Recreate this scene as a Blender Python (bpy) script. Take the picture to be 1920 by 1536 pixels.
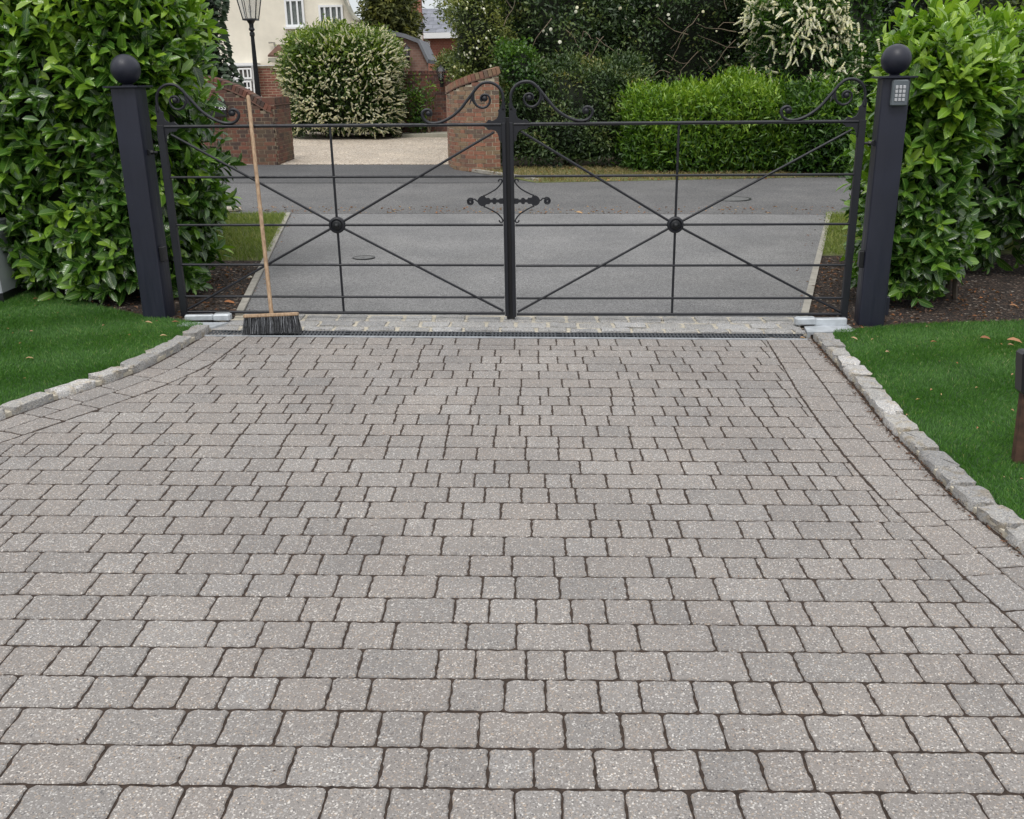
import bpy, math, random
import numpy as np
from mathutils import Vector, Matrix
for o in list(bpy.data.objects): bpy.data.objects.remove(o)
S = bpy.context.scene
COL = S.collection
R = random.Random(7)
rng = np.random.default_rng(11)

# ------------------------------------------------------------------ camera
F, PITCH, ROLL, CH = 1823.3, 0.33094, -0.018087, 1.80484
GA, GB, RPH, RV0 = -0.021132, 0.0096886, -0.0149357, 6.158867
_c, _s = math.cos(PITCH), math.sin(PITCH)
FW = np.array([0, _c, -_s]); _rt = np.array([1., 0, 0]); _up = np.array([0, _s, _c])
RT = math.cos(ROLL)*_rt + math.sin(ROLL)*_up
UP = -math.sin(ROLL)*_rt + math.cos(ROLL)*_up
cam = bpy.data.cameras.new('camera'); camo = bpy.data.objects.new('camera', cam); COL.objects.link(camo)
m = Matrix(((RT[0], UP[0], -FW[0]), (RT[1], UP[1], -FW[1]), (RT[2], UP[2], -FW[2]))).to_4x4()
m.translation = (0, 0, CH); camo.matrix_world = m
cam.sensor_width = 36; cam.lens = F/1920*36; cam.clip_start = .05; cam.clip_end = 800
S.camera = camo
# ------------------------------------------------------------------ sky, sun, exposure
SUN_EL, SUN_ROT = math.radians(58), math.radians(200)
w = bpy.data.worlds.new('World'); S.world = w; w.use_nodes = True
nt = w.node_tree; nt.nodes.clear()
out = nt.nodes.new('ShaderNodeOutputWorld'); bg = nt.nodes.new('ShaderNodeBackground')
sky = nt.nodes.new('ShaderNodeTexSky'); sky.sky_type = 'NISHITA'; sky.sun_disc = False
sky.sun_elevation = SUN_EL; sky.sun_rotation = SUN_ROT
mixs = nt.nodes.new('ShaderNodeMix'); mixs.data_type = 'RGBA'
tc = nt.nodes.new('ShaderNodeTexCoord'); nz = nt.nodes.new('ShaderNodeTexNoise')
nz.inputs['Scale'].default_value = 2.2; nz.inputs['Detail'].default_value = 5
cr = nt.nodes.new('ShaderNodeValToRGB'); cr.color_ramp.elements[0].position = .3; cr.color_ramp.elements[1].position = .62
cr.color_ramp.elements[0].color = (.84,)*3+(1,); cr.color_ramp.elements[1].color = (.97,)*3+(1,)
nt.links.new(tc.outputs['Generated'], nz.inputs['Vector']); nt.links.new(nz.outputs['Fac'], cr.inputs[0])
nt.links.new(cr.outputs[0], mixs.inputs['Factor'])
nt.links.new(sky.outputs[0], mixs.inputs[6])
sx_ = nt.nodes.new('ShaderNodeSeparateXYZ'); nt.links.new(tc.outputs['Generated'], sx_.inputs[0])
gr = nt.nodes.new('ShaderNodeValToRGB'); gr.color_ramp.elements[0].position = 0; gr.color_ramp.elements[0].color = (.50, .52, .545, 1)
gr.color_ramp.elements[1].position = .9; gr.color_ramp.elements[1].color = (1., 1., 1., 1)
nt.links.new(sx_.outputs[2], gr.inputs[0])
ml = nt.nodes.new('ShaderNodeVectorMath'); ml.operation = 'SCALE'; ml.inputs['Scale'].default_value = 10.0
nt.links.new(gr.outputs[0], ml.inputs[0]); nt.links.new(ml.outputs[0], mixs.inputs[7])
nt.links.new(mixs.outputs[2], bg.inputs[0]); bg.inputs[1].default_value = .1
nt.links.new(bg.outputs[0], out.inputs[0])
sl = bpy.data.lights.new('sun', 'SUN'); sl.energy = 1.1; sl.angle = math.radians(18); sl.color = (1, .965, .92)
so = bpy.data.objects.new('sun', sl); COL.objects.link(so)
so.rotation_euler = (math.radians(32), 0, math.radians(-15))
S.view_settings.view_transform = 'Standard'; S.view_settings.look = 'None'
S.view_settings.gamma = 1; S.view_settings.exposure = 0.50
S.render.engine = 'CYCLES'
S.cycles.max_bounces = 6; S.cycles.diffuse_bounces = 3; S.cycles.transmission_bounces = 4; S.cycles.glossy_bounces = 2

# ------------------------------------------------------------------ geometry frames
def ray(x, y): return FW + RT*(x-960)/F - UP*(y-768)/F
def gnd(x, y, dz=0.):
    d = ray(x, y); t = (CH-dz)/(GA*d[0]+GB*d[1]-d[2])
    return np.array([t*d[0], t*d[1], CH+t*d[2]])
def at(x, y, Y):
    d = ray(x, y); t = Y/d[1]; return np.array([t*d[0], Y, CH+t*d[2]])
def gz(x, y): return GA*x+GB*y
UV_U = np.array([math.cos(RPH), math.sin(RPH)]); UV_V = np.array([-math.sin(RPH), math.cos(RPH)])
def uv(p): return np.array([p[0]*UV_U[0]+p[1]*UV_U[1], p[0]*UV_V[0]+p[1]*UV_V[1]])
def xy(u, v): return np.array([u*UV_U[0]+v*UV_V[0], u*UV_U[1]+v*UV_V[1]])
def norm(v): return v/np.maximum(np.linalg.norm(v, axis=-1, keepdims=True), 1e-9)

# ------------------------------------------------------------------ object helpers
BASE = {}
def tag(o, label=None, cat=None, group=None, kind=None):
    if label: o['label'] = label
    if cat: o['category'] = cat
    if group: o['group'] = group
    if kind: o['kind'] = kind
    return o
def thing(name, loc, label, cat, group=None, rz=0):
    o = bpy.data.objects.new(name, None); COL.objects.link(o); o.location = loc; o.rotation_euler = (0, 0, rz)
    o.empty_display_size = .1
    BASE[o.name] = Matrix.Translation(Vector(loc)) @ Matrix.Rotation(rz, 4, 'Z')
    return tag(o, label, cat, group)
def link(name, me, parent=None, world=None):
    o = bpy.data.objects.new(name, me); COL.objects.link(o)
    if parent is not None: o.parent = parent
    mw = world if world is not None else Matrix()
    pm = BASE.get(parent.name, Matrix()) if parent is not None else Matrix()
    BASE[o.name] = mw
    o.matrix_basis = pm.inverted() @ mw
    return o
def rawmesh(name, V, T, mat=None, smooth=False, uvs=None, tone=None):
    """V (n,3), T list/array of triangles (numpy) or list of polygons"""
    me = bpy.data.meshes.new(name)
    if isinstance(T, np.ndarray):
        n = len(T); k = T.shape[1]
        me.vertices.add(len(V)); me.vertices.foreach_set('co', np.ascontiguousarray(V, dtype=np.float32).ravel())
        me.loops.add(n*k); me.loops.foreach_set('vertex_index', np.ascontiguousarray(T, dtype=np.int32).ravel())
        me.polygons.add(n); me.polygons.foreach_set('loop_start', np.arange(0, n*k, k, dtype=np.int32))
        if smooth: me.polygons.foreach_set('use_smooth', np.ones(n, dtype=bool))
        if uvs is not None:
            ul = me.uv_layers.new(name='UVMap'); ul.data.foreach_set('uv', np.ascontiguousarray(uvs[T.ravel()], dtype=np.float32).ravel())
        me.update(calc_edges=True)
    else:
        me.from_pydata([tuple(v) for v in V], [], T)
        if smooth:
            for p in me.polygons: p.use_smooth = True
        me.update()
    if tone is not None:
        a = me.attributes.new('tone', 'FLOAT', 'POINT'); a.data.foreach_set('value', np.ascontiguousarray(tone, dtype=np.float32))
    if mat: me.materials.append(mat)
    return me
class MB:
    """collects shapes into one mesh, in world coordinates (or the local frame passed to build)"""
    def __init__(s): s.v = []; s.f = []
    def add(s, V, Fc):
        b = len(s.v); s.v += [tuple(map(float, p)) for p in V]; s.f += [tuple(i+b for i in q) for q in Fc]; return s
    def box(s, c, h, rz=0, bev=0):
        x, y, z = h; ca, sa = math.cos(rz), math.sin(rz)
        if bev <= 0:
            P = [(a*x, b*y, d*z) for d in (-1, 1) for b in (-1, 1) for a in (-1, 1)]
            Fc = [(0, 2, 3, 1), (4, 5, 7, 6), (0, 1, 5, 4), (2, 6, 7, 3), (0, 4, 6, 2), (1, 3, 7, 5)]
        else:
            e = bev; P = []
            for (zz, ins) in ((-z, e), (-z+e, 0), (z-e, 0), (z, e)):
                for (sx, sy) in ((-1, -1), (1, -1), (1, 1), (-1, 1)):
                    X, Yv = x-ins, y-ins
                    P += [(sx*X, sy*(Yv-e), zz), (sx*(X-e), sy*Yv, zz)] if sx*sy > 0 else [(sx*(X-e), sy*Yv, zz), (sx*X, sy*(Yv-e), zz)]
            # order round the ring
            ring = P[:8]; order = sorted(range(8), key=lambda i: math.atan2(ring[i][1], ring[i][0]))
            P = [P[l*8+i] for l in range(4) for i in order]
            Fc = [tuple(reversed(range(8)))] + [tuple(range(24, 32))]
            for l in range(3):
                for i in range(8):
                    j = (i+1) % 8; Fc.append((l*8+i, l*8+j, (l+1)*8+j, (l+1)*8+i))
        P = [(c[0]+p[0]*ca-p[1]*sa, c[1]+p[0]*sa+p[1]*ca, c[2]+p[2]) for p in P]
        return s.add(P, Fc)
    def tube(s, pts, r, n=8, caps=True, squash=None):
        pts = [np.array(p, float) for p in pts]; k = len(pts); rr = r if hasattr(r, '__len__') else [r]*k
        P = []; prev = None
        for i in range(k):
            t = norm((pts[min(i+1, k-1)]-pts[max(i-1, 0)])[None])[0]
            if prev is None: a = np.array([0, 1, 0]) if abs(t[1]) < .9 else np.array([1, 0, 0])
            else: a = prev
            a = norm((a-t*(a@t))[None])[0]; prev = a; b = np.cross(t, a)
            for j in range(n):
                an = 2*math.pi*j/n; q = 1 if squash is None else squash
                P.append(pts[i]+rr[i]*(math.cos(an)*a*q+math.sin(an)*b))
        Fc = [(i*n+j, i*n+(j+1) % n, (i+1)*n+(j+1) % n, (i+1)*n+j) for i in range(k-1) for j in range(n)]
        if caps: Fc += [tuple(reversed(range(n))), tuple(range((k-1)*n, k*n))]
        return s.add(P, Fc)
    def lathe(s, c, prof, n=16, ax='z'):
        P = []
        for (r, h) in prof:
            for j in range(n):
                an = 2*math.pi*j/n
                if ax == 'z': P.append((c[0]+r*math.cos(an), c[1]+r*math.sin(an), c[2]+h))
                else: P.append((c[0]+r*math.cos(an), c[1]+h, c[2]+r*math.sin(an)))
        k = len(prof)
        Fc = [(i*n+j, i*n+(j+1) % n, (i+1)*n+(j+1) % n, (i+1)*n+j) for i in range(k-1) for j in range(n)]
        Fc += [tuple(reversed(range(n))), tuple(range((k-1)*n, k*n))]
        return s.add(P, Fc)
    def sphere(s, c, r, n=20, sy=1):
        return s.lathe(c, [(max(r*math.sin(math.pi*i/n), 1e-4), -r*math.cos(math.pi*i/n)) for i in range(n+1)], n=max(8, n))
    def prism(s, poly, y0, y1):
        """poly in (x,z), extruded along y"""
        n = len(poly); P = [(p[0], y0, p[1]) for p in poly]+[(p[0], y1, p[1]) for p in poly]
        Fc = [tuple(range(n)), tuple(reversed(range(n, 2*n)))]+[(i, i+n, (i+1) % n+n, (i+1) % n) for i in range(n)]
        return s.add(P, Fc)
    def slab(s, poly, z0, z1):
        """poly (x,y) extruded in z; z0/z1 numbers or functions"""
        n = len(poly); f0 = z0 if callable(z0) else (lambda x, y: z0); f1 = z1 if callable(z1) else (lambda x, y: z1)
        P = [(p[0], p[1], f0(p[0], p[1])) for p in poly]+[(p[0], p[1], f1(p[0], p[1])) for p in poly]
        Fc = [tuple(reversed(range(n))), tuple(range(n, 2*n))]+[(i, (i+1) % n, (i+1) % n+n, i+n) for i in range(n)]
        return s.add(P, Fc)
    def build(s, name, mat, parent=None, local=False, smooth=False, world=None, auto=None):
        pm = BASE.get(parent.name, Matrix()) if parent is not None else Matrix()
        V = np.array(s.v)
        if local: wm = pm if world is None else pm@world
        else:
            inv = np.array(pm.inverted()); V = V@inv[:3, :3].T+inv[:3, 3]; wm = pm
        me = rawmesh(name, V, s.f, mat, smooth)
        if auto:
            try:
                for p in me.polygons: p.use_smooth = True
                me.set_sharp_from_angle(angle=math.radians(auto))
            except Exception: pass
        return link(name, me, parent, wm)

# ------------------------------------------------------------------ materials
def mat_new(name):
    m = bpy.data.materials.new(name); m.use_nodes = True; n = m.node_tree; b = n.nodes['Principled BSDF']; return m, n, b
def N(n, t, **k):
    x = n.nodes.new(t)
    for a, v in k.items():
        if a in x.inputs: x.inputs[a].default_value = v
        else: setattr(x, a, v)
    return x
def ramp(n, stops, interp='LINEAR'):
    r = n.nodes.new('ShaderNodeValToRGB'); r.color_ramp.interpolation = interp; e = r.color_ramp.elements
    while len(e) < len(stops): e.new(.5)
    for i, (p, c) in enumerate(stops): e[i].position = p; e[i].color = tuple(c)+(1,) if len(c) == 3 else c
    return r
def mixc(n, fac, a, b, mode='MIX'):
    x = n.nodes.new('ShaderNodeMix'); x.data_type = 'RGBA'; x.blend_type = mode
    for i, v in ((0, fac), (6, a), (7, b)):
        if hasattr(v, 'is_linked') or isinstance(v, bpy.types.NodeSocket): n.links.new(v, x.inputs[i])
        elif i == 0: x.inputs[0].default_value = v
        else: x.inputs[i].default_value = tuple(v)+(1,)
    return x.outputs[2]
def bumpn(n, b, h, s, d=.01):
    u = N(n, 'ShaderNodeBump'); u.inputs['Strength'].default_value = s; u.inputs['Distance'].default_value = d
    n.links.new(h, u.inputs['Height']); n.links.new(u.outputs[0], b.inputs['Normal'])
def pos(n): return N(n, 'ShaderNodeNewGeometry').outputs['Position']
def noise(n, scale, detail=3, vec=None, rough=.55):
    x = N(n, 'ShaderNodeTexNoise'); x.inputs['Scale'].default_value = scale; x.inputs['Detail'].default_value = detail
    x.inputs['Roughness'].default_value = rough
    n.links.new(vec if vec is not None else pos(n), x.inputs['Vector']); return x.outputs['Fac']
def rnd(n):
    """one random number per piece: object random + island random"""
    o = N(n, 'ShaderNodeObjectInfo').outputs['Random']; g = N(n, 'ShaderNodeNewGeometry').outputs['Random Per Island']
    a = N(n, 'ShaderNodeMath', operation='ADD'); n.links.new(o, a.inputs[0]); n.links.new(g, a.inputs[1])
    f = N(n, 'ShaderNodeMath', operation='FRACT'); n.links.new(a.outputs[0], f.inputs[0]); return f.outputs[0]
def simple(name, col, rough=.5, metal=0, var=.0, vscale=8, bump=0, bscale=60):
    m, n, b = mat_new(name); b.inputs['Roughness'].default_value = rough; b.inputs['Metallic'].default_value = metal
    if var:
        r = ramp(n, [(.3, [c*(1-var) for c in col]), (.7, [min(1, c*(1+var)) for c in col])]); n.links.new(noise(n, vscale, 4), r.inputs[0])
        n.links.new(r.outputs[0], b.inputs['Base Color'])
    else: b.inputs['Base Color'].default_value = tuple(col)+(1,)
    if bump: bumpn(n, b, noise(n, bscale, 4), bump, .004)
    return m
def m_speckle(name, base, specks, scale, rough=.85, piece=.12, bump=.35, pink=None, stain=None, big2=None):
    m, n, b = mat_new(name); b.inputs['Roughness'].default_value = rough
    v = N(n, 'ShaderNodeTexVoronoi'); v.inputs['Scale'].default_value = scale; n.links.new(pos(n), v.inputs['Vector'])
    sep = N(n, 'ShaderNodeSeparateColor'); n.links.new(v.outputs['Color'], sep.inputs[0])
    stops = []; p = 0
    for c, wd in specks: stops.append((p, c)); p += wd
    r = ramp(n, stops, 'CONSTANT'); n.links.new(sep.outputs[0], r.inputs[0])
    v2 = N(n, 'ShaderNodeTexVoronoi'); v2.inputs['Scale'].default_value = scale*2.3; n.links.new(pos(n), v2.inputs['Vector'])
    sep2 = N(n, 'ShaderNodeSeparateColor'); n.links.new(v2.outputs['Color'], sep2.inputs[0])
    r2 = ramp(n, [(0, [c*.72 for c in base]), (1, [c*1.3 for c in base])]); n.links.new(sep2.outputs[1], r2.inputs[0])
    msk = N(n, 'ShaderNodeMath', operation='GREATER_THAN'); n.links.new(sep.outputs[1], msk.inputs[0]); msk.inputs[1].default_value = .52
    c = mixc(n, msk.outputs[0], r2.outputs[0], r.outputs[0])
    pr = ramp(n, [(0, [1-piece]*3), (.5, pink or [1, 1, 1]), (1, [1+piece]*3)]); n.links.new(rnd(n), pr.inputs[0])
    c = mixc(n, 1., c, pr.outputs[0], 'MULTIPLY')
    big = ramp(n, [(.3, (.86, .86, .87)), (.7, (1.1, 1.09, 1.08))]); n.links.new(noise(n, 1.3, 4), big.inputs[0])
    c = mixc(n, 1., c, big.outputs[0], 'MULTIPLY')
    if big2:
        bb_ = ramp(n, [(.35, (big2,)*3), (.65, (1.08,)*3)]); n.links.new(noise(n, .45, 6, rough=.7), bb_.inputs[0]); c = mixc(n, 1., c, bb_.outputs[0], 'MULTIPLY')
    if stain:
        st = ramp(n, [(.52, (1, 1, 1)), (.68, stain)]); n.links.new(noise(n, 14, 4), st.inputs[0]); c = mixc(n, 1., c, st.outputs[0], 'MULTIPLY')
    n.links.new(c, b.inputs['Base Color']); bumpn(n, b, sep2.outputs[1], bump, .002); return m

M_paver = m_speckle('paver_concrete', (.236, .222, .211),
    [((.230, .216, .205), .50), ((.36, .35, .34), .20), ((.34, .285, .235), .12), ((.56, .54, .51), .08), ((.13, .125, .125), .10)], 230, .85, .075, .5, (1.03, 1.0, .975))
M_sett = m_speckle('granite_sett', (.34, .335, .33), [((.39, .385, .38), .4), ((.52, .515, .50), .25), ((.20, .20, .21), .2), ((.46, .42, .36), .15)], 190, .8, .30, .6, (.97, .96, .93), (.86, .77, .62))
M_sett2 = m_speckle('threshold_granite', (.30, .30, .30), [((.36, .36, .365), .4), ((.48, .48, .48), .25), ((.16, .16, .165), .2), ((.38, .35, .30), .15)], 190, .8, .14, .5, (1.0, .985, .95))
M_grate = simple('grate_iron', (.045, .05, .058), .5, 0, .2, 20)
M_asph = m_speckle('asphalt_apron', (.185, .185, .187), [((.2, .2, .2), .4), ((.29, .29, .29), .3), ((.10, .10, .10), .3)], 130, .9, 0, .5, big2=.84)
M_road = m_speckle('asphalt_road', (.125, .125, .127), [((.13, .13, .13), .4), ((.20, .195, .19), .3), ((.06, .06, .06), .3)], 90, .9, 0, .5, big2=.84)
M_road2 = m_speckle('asphalt_dark', (.085, .086, .09), [((.09, .09, .09), .4), ((.14, .14, .14), .3), ((.045, .045, .045), .3)], 90, .9, 0, .5, big2=.84)
M_gravel = m_speckle('pea_gravel', (.45, .39, .32), [((.62, .54, .43), .35), ((.42, .34, .26), .25), ((.74, .68, .6), .2), ((.22, .17, .13), .2)], 42, .9, 0, 1.)
M_mortar = simple('pale_mortar', (.47, .43, .35), .9, 0, .2, 30, .5, 200)
M_kerbc = simple('concrete_edging', (.34, .32, .28), .9, 0, .2, 12, .4, 150)
M_joint = simple('joint_soil', (.040, .027, .020), 1, 0, .5, 60, .8, 200)
def m_soil():
    m, n, b = mat_new('bark_soil'); b.inputs['Roughness'].default_value = 1
    v = N(n, 'ShaderNodeTexVoronoi'); v.inputs['Scale'].default_value = 55; n.links.new(pos(n), v.inputs['Vector'])
    sep = N(n, 'ShaderNodeSeparateColor'); n.links.new(v.outputs['Color'], sep.inputs[0])
    r = ramp(n, [(0, (.022, .015, .012)), (.5, (.048, .031, .023)), (.76, (.09, .058, .04)), (.92, (.17, .12, .09)), (.975, (.36, .31, .26))], 'CONSTANT')
    n.links.new(sep.outputs[0], r.inputs[0]); n.links.new(r.outputs[0], b.inputs['Base Color'])
    bumpn(n, b, v.outputs['Distance'], 1, .03); return m
M_soil = m_soil()
M_iron = simple('painted_iron', (.0075, .0085, .013), .45, 0, .18, 5, .15, 90)
M_ironp = simple('painted_post_steel', (.0115, .0135, .026), .42, 0, .18, 3, .08, 60)
def scuff(mat):
    n = mat.node_tree; b = n.nodes['Principled BSDF']; mp = N(n, 'ShaderNodeMapping'); mp.inputs['Scale'].default_value = (14, 14, 1.6); n.links.new(pos(n), mp.inputs[0])
    r = ramp(n, [(.35, (.36,)*3), (.7, (.62,)*3)]); n.links.new(noise(n, 2.2, 6, mp.outputs[0], .7), r.inputs[0]); n.links.new(r.outputs[0], b.inputs['Roughness'])
    c0 = b.inputs['Base Color'].links[0].from_socket; k = ramp(n, [(.70, (0, 0, 0)), (.76, (.5,)*3)]); n.links.new(noise(n, 38, 4), k.inputs[0])
    n.links.new(mixc(n, k.outputs[0], c0, (.05, .052, .06)), b.inputs['Base Color'])
scuff(M_iron); scuff(M_ironp)
M_iron2 = simple('black_iron', (.007, .008, .010), .4, 0, .2, 12, .12, 120)
M_rust = simple('rusty_iron', (.07, .035, .022), .8, 0, .6, 14, .4, 80)
M_galv = simple('galvanised_steel', (.50, .53, .56), .45, .35, .18, 14, .1, 80)
M_plastic = simple('black_plastic', (.012, .012, .014), .35)
M_keypad = simple('keypad_housing', (.14, .16, .175), .35, .6, .1, 20)
M_key = simple('steel_key', (.6, .6, .61), .28, .9)
M_wood = None
def m_wood():
    m, n, b = mat_new('broom_wood'); b.inputs['Roughness'].default_value = .65
    mp = N(n, 'ShaderNodeMapping'); n.links.new(pos(n), mp.inputs[0]); mp.inputs['Scale'].default_value = (60, 60, 6)
    r = ramp(n, [(.3, (.24, .15, .09)), (.55, (.38, .26, .16)), (.75, (.50, .37, .25))]); n.links.new(noise(n, 1.5, 5, mp.outputs[0]), r.inputs[0])
    n.links.new(r.outputs[0], b.inputs['Base Color']); return m
M_wood = m_wood()
def m_brick(name, cols, stain=(.55, .5, .38)):
    m, n, b = mat_new(name); b.inputs['Roughness'].default_value = .9
    r = ramp(n, [(i/(len(cols)), c) for i, c in enumerate(cols)]); n.links.new(rnd(n), r.inputs[0])
    x = ramp(n, [(.3, (.78, .78, .78)), (.7, (1.2, 1.18, 1.15))]); n.links.new(noise(n, 30, 5), x.inputs[0])
    c = mixc(n, 1., r.outputs[0], x.outputs[0], 'MULTIPLY')
    y = ramp(n, [(.5, (0, 0, 0)), (.72, (.55, .55, .55))]); n.links.new(noise(n, 2.2, 5), y.inputs[0])
    c = mixc(n, y.outputs[0], c, stain); n.links.new(c, b.inputs['Base Color']); bumpn(n, b, noise(n, 90, 4), .4, .004); return m
M_brickL = m_brick('brick_weathered', [(.13, .055, .038), (.18, .075, .05), (.105, .05, .04), (.16, .085, .055), (.07, .045, .038)], (.13, .105, .06))
M_brickR = m_brick('brick_orange', [(.26, .12, .08), (.31, .14, .09), (.20, .095, .07), (.27, .17, .11), (.11, .085, .07), (.29, .13, .085), (.23, .16, .10)], (.33, .25, .15))
M_brickD = m_brick('brick_dark', [(.15, .055, .042), (.19, .07, .05), (.11, .045, .04), (.075, .04, .038), (.17, .07, .05)], (.07, .06, .055))
M_brickH = m_brick('brick_house', [(.24, .09, .065), (.28, .11, .08), (.20, .08, .06)], (.2, .12, .1))
M_mort2 = simple('wall_mortar', (.50, .44, .33), .95, 0, .25, 8, .3, 120)
M_mortL = simple('wall_mortar_brown', (.27, .215, .155), .95, 0, .3, 8, .3, 120)
M_mortD = simple('wall_mortar_dark', (.20, .16, .13), .95, 0, .25, 8, .3, 120)
def m_bricktex(name, c1, c2, mo, scale, bw=.5, rh=.25, msize=.02):
    m, n, b = mat_new(name); b.inputs['Roughness'].default_value = .9
    mp = N(n, 'ShaderNodeMapping'); n.links.new(pos(n), mp.inputs[0]); mp.inputs['Rotation'].default_value = (math.radians(90), 0, 0)
    t = N(n, 'ShaderNodeTexBrick'); n.links.new(mp.outputs[0], t.inputs[0]); t.inputs['Scale'].default_value = scale
    t.inputs['Color1'].default_value = c1+(1,); t.inputs['Color2'].default_value = c2+(1,); t.inputs['Mortar'].default_value = mo+(1,)
    t.inputs['Mortar Size'].default_value = msize; t.inputs['Brick Width'].default_value = bw; t.inputs['Row Height'].default_value = rh
    x = ramp(n, [(.3, (.8, .8, .8)), (.7, (1.2, 1.2, 1.2))]); n.links.new(noise(n, 3, 5), x.inputs[0])
    n.links.new(mixc(n, 1., t.outputs['Color'], x.outputs[0], 'MULTIPLY'), b.inputs['Base Color']); bumpn(n, b, t.outputs['Fac'], -.5, .01); return m
M_garage = m_bricktex('brick_garage', (.20, .115, .09), (.26, .15, .12), (.24, .19, .16), 3.2)
M_farbrick = m_bricktex('brick_far', (.27, .09, .06), (.31, .11, .07), (.38, .25, .2), 3.2)
M_slate = m_bricktex('slate_roof', (.17, .18, .21), (.22, .23, .265), (.10, .105, .12), 1.4, .6, .3, .012)
M_leadroof = simple('grey_roofing', (.16, .17, .19), .7, 0, .2, 2)
M_render = simple('cream_roughcast', (.78, .73, .62), .95, 0, .07, 2.5, 1., 28)
M_white = simple('white_paint', (.82, .83, .84), .45)
M_tile = simple('clay_tile', (.14, .075, .055), .85, 0, .3, 8, .4, 60)
M_curtain = simple('net_curtain', (.50, .54, .52), .9, 0, .25, 9)
M_blind = simple('roman_blind', (.36, .32, .29), .9, 0, .15, 9)
def m_glass(name, col=(.02, .03, .03)):
    m, n, b = mat_new(name); b.inputs['Base Color'].default_value = col+(1,); b.inputs['Roughness'].default_value = .08; b.inputs['Specular IOR Level'].default_value = .7
    b.inputs['Alpha'].default_value = .28; return m
M_glass = m_glass('window_glass')
M_lampglass = m_glass('lantern_glass', (.45, .47, .48))
M_stone = simple('pale_stone', (.52, .47, .38), .9, 0, .25, 12, .5, 60)
M_flag = simple('stone_flag', (.34, .33, .27), .9, 0, .2, 4, .3, 60)
M_bark = simple('bark', (.075, .06, .045), .95, 0, .4, 9, .8, 40)
M_twig = simple('bare_twig', (.17, .13, .09), .9, 0, .3, 10)
M_sign = simple('sign_black', (.012, .012, .013), .4)
M_bristle, _n, _b = mat_new('bristle'); _b.inputs['Roughness'].default_value = .5; _r = ramp(_n, [(0, (.012, .013, .014)), (.55, (.04, .042, .046)), (.85, (.13, .135, .15)), (1, (.32, .33, .35))]); _n.links.new(rnd(_n), _r.inputs[0]); _n.links.new(_r.outputs[0], _b.inputs['Base Color'])
M_board = simple('pale_board', (.42, .44, .47), .6, 0, .08, 3)
def m_leaf(name, stops, rough=.4, trans=.25, vein=False, spec=.5, uvar=.12):
    m, n, b = mat_new(name); b.inputs['Roughness'].default_value = rough; b.inputs['Specular IOR Level'].default_value = spec
    a = N(n, 'ShaderNodeAttribute'); a.attribute_name = 'tone'
    r = ramp(n, stops); n.links.new(a.outputs['Fac'], r.inputs[0]); c = r.outputs[0]
    q = ramp(n, [(0, [1-uvar*1.6]*3), (.5, (1, 1, 1)), (1, (1+uvar*1.5, 1+uvar, 1-uvar))]); n.links.new(rnd(n), q.inputs[0]); c = mixc(n, 1., c, q.outputs[0], 'MULTIPLY')
    if vein:
        u = N(n, 'ShaderNodeUVMap'); sp = N(n, 'ShaderNodeSeparateXYZ'); n.links.new(u.outputs[0], sp.inputs[0])
        s1 = N(n, 'ShaderNodeMath', operation='SUBTRACT'); n.links.new(sp.outputs[0], s1.inputs[0]); s1.inputs[1].default_value = .5
        ab = N(n, 'ShaderNodeMath', operation='ABSOLUTE'); n.links.new(s1.outputs[0], ab.inputs[0])
        mr = ramp(n, [(0, (1, 1, 1)), (.055, (0, 0, 0))]); n.links.new(ab.outputs[0], mr.inputs[0])
        # side veins: bands along (v + |u|*k)
        k = N(n, 'ShaderNodeMath', operation='MULTIPLY'); n.links.new(ab.outputs[0], k.inputs[0]); k.inputs[1].default_value = -.45
        ad = N(n, 'ShaderNodeMath', operation='ADD'); n.links.new(sp.outputs[1], ad.inputs[0]); n.links.new(k.outputs[0], ad.inputs[1])
        fr = N(n, 'ShaderNodeMath', operation='MULTIPLY'); n.links.new(ad.outputs[0], fr.inputs[0]); fr.inputs[1].default_value = 9*2*math.pi
        sn = N(n, 'ShaderNodeMath', operation='SINE'); n.links.new(fr.outputs[0], sn.inputs[0])
        vr = ramp(n, [(.5, (0, 0, 0)), (1., (.16, .16, .16))]); n.links.new(sn.outputs[0], vr.inputs[0])
        c = mixc(n, vr.outputs[0], c, (.30, .42, .10)); c = mixc(n, N_mul(n, mr.outputs[0], .55), c, (.36, .50, .14))
        bumpn(n, b, sn.outputs[0], .25, .0015)
    n.links.new(c, b.inputs['Base Color'])
    tr = N(n, 'ShaderNodeBsdfTranslucent'); n.links.new(mixc(n, 1., c, (1.3, 1.5, .6), 'MULTIPLY'), tr.inputs[0])
    mx = N(n, 'ShaderNodeMixShader'); mx.inputs[0].default_value = trans
    n.links.new(b.outputs[0], mx.inputs[1]); n.links.new(tr.outputs[0], mx.inputs[2]); n.links.new(mx.outputs[0], n.nodes['Material Output'].inputs[0]); return m
def N_mul(n, s, k):
    x = N(n, 'ShaderNodeMath', operation='MULTIPLY'); n.links.new(s, x.inputs[0]); x.inputs[1].default_value = k; return x.outputs[0]
M_laurel = m_leaf('laurel_leaf', [(0, (.020, .060, .012)), (.3, (.040, .115, .016)), (.6, (.115, .24, .022)), (1, (.27, .42, .04))], .20, .22, True, .65)
M_lfar = m_leaf('laurel_leaf_far', [(0, (.025, .07, .012)), (.35, (.075, .165, .018)), (.65, (.17, .30, .03)), (1, (.31, .44, .05))], .38, .25)
M_bush = m_leaf('bush_leaf', [(0, (.03, .06, .012)), (.35, (.085, .15, .020)), (.65, (.20, .28, .035)), (1, (.36, .42, .06))], .42, .25)
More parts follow.
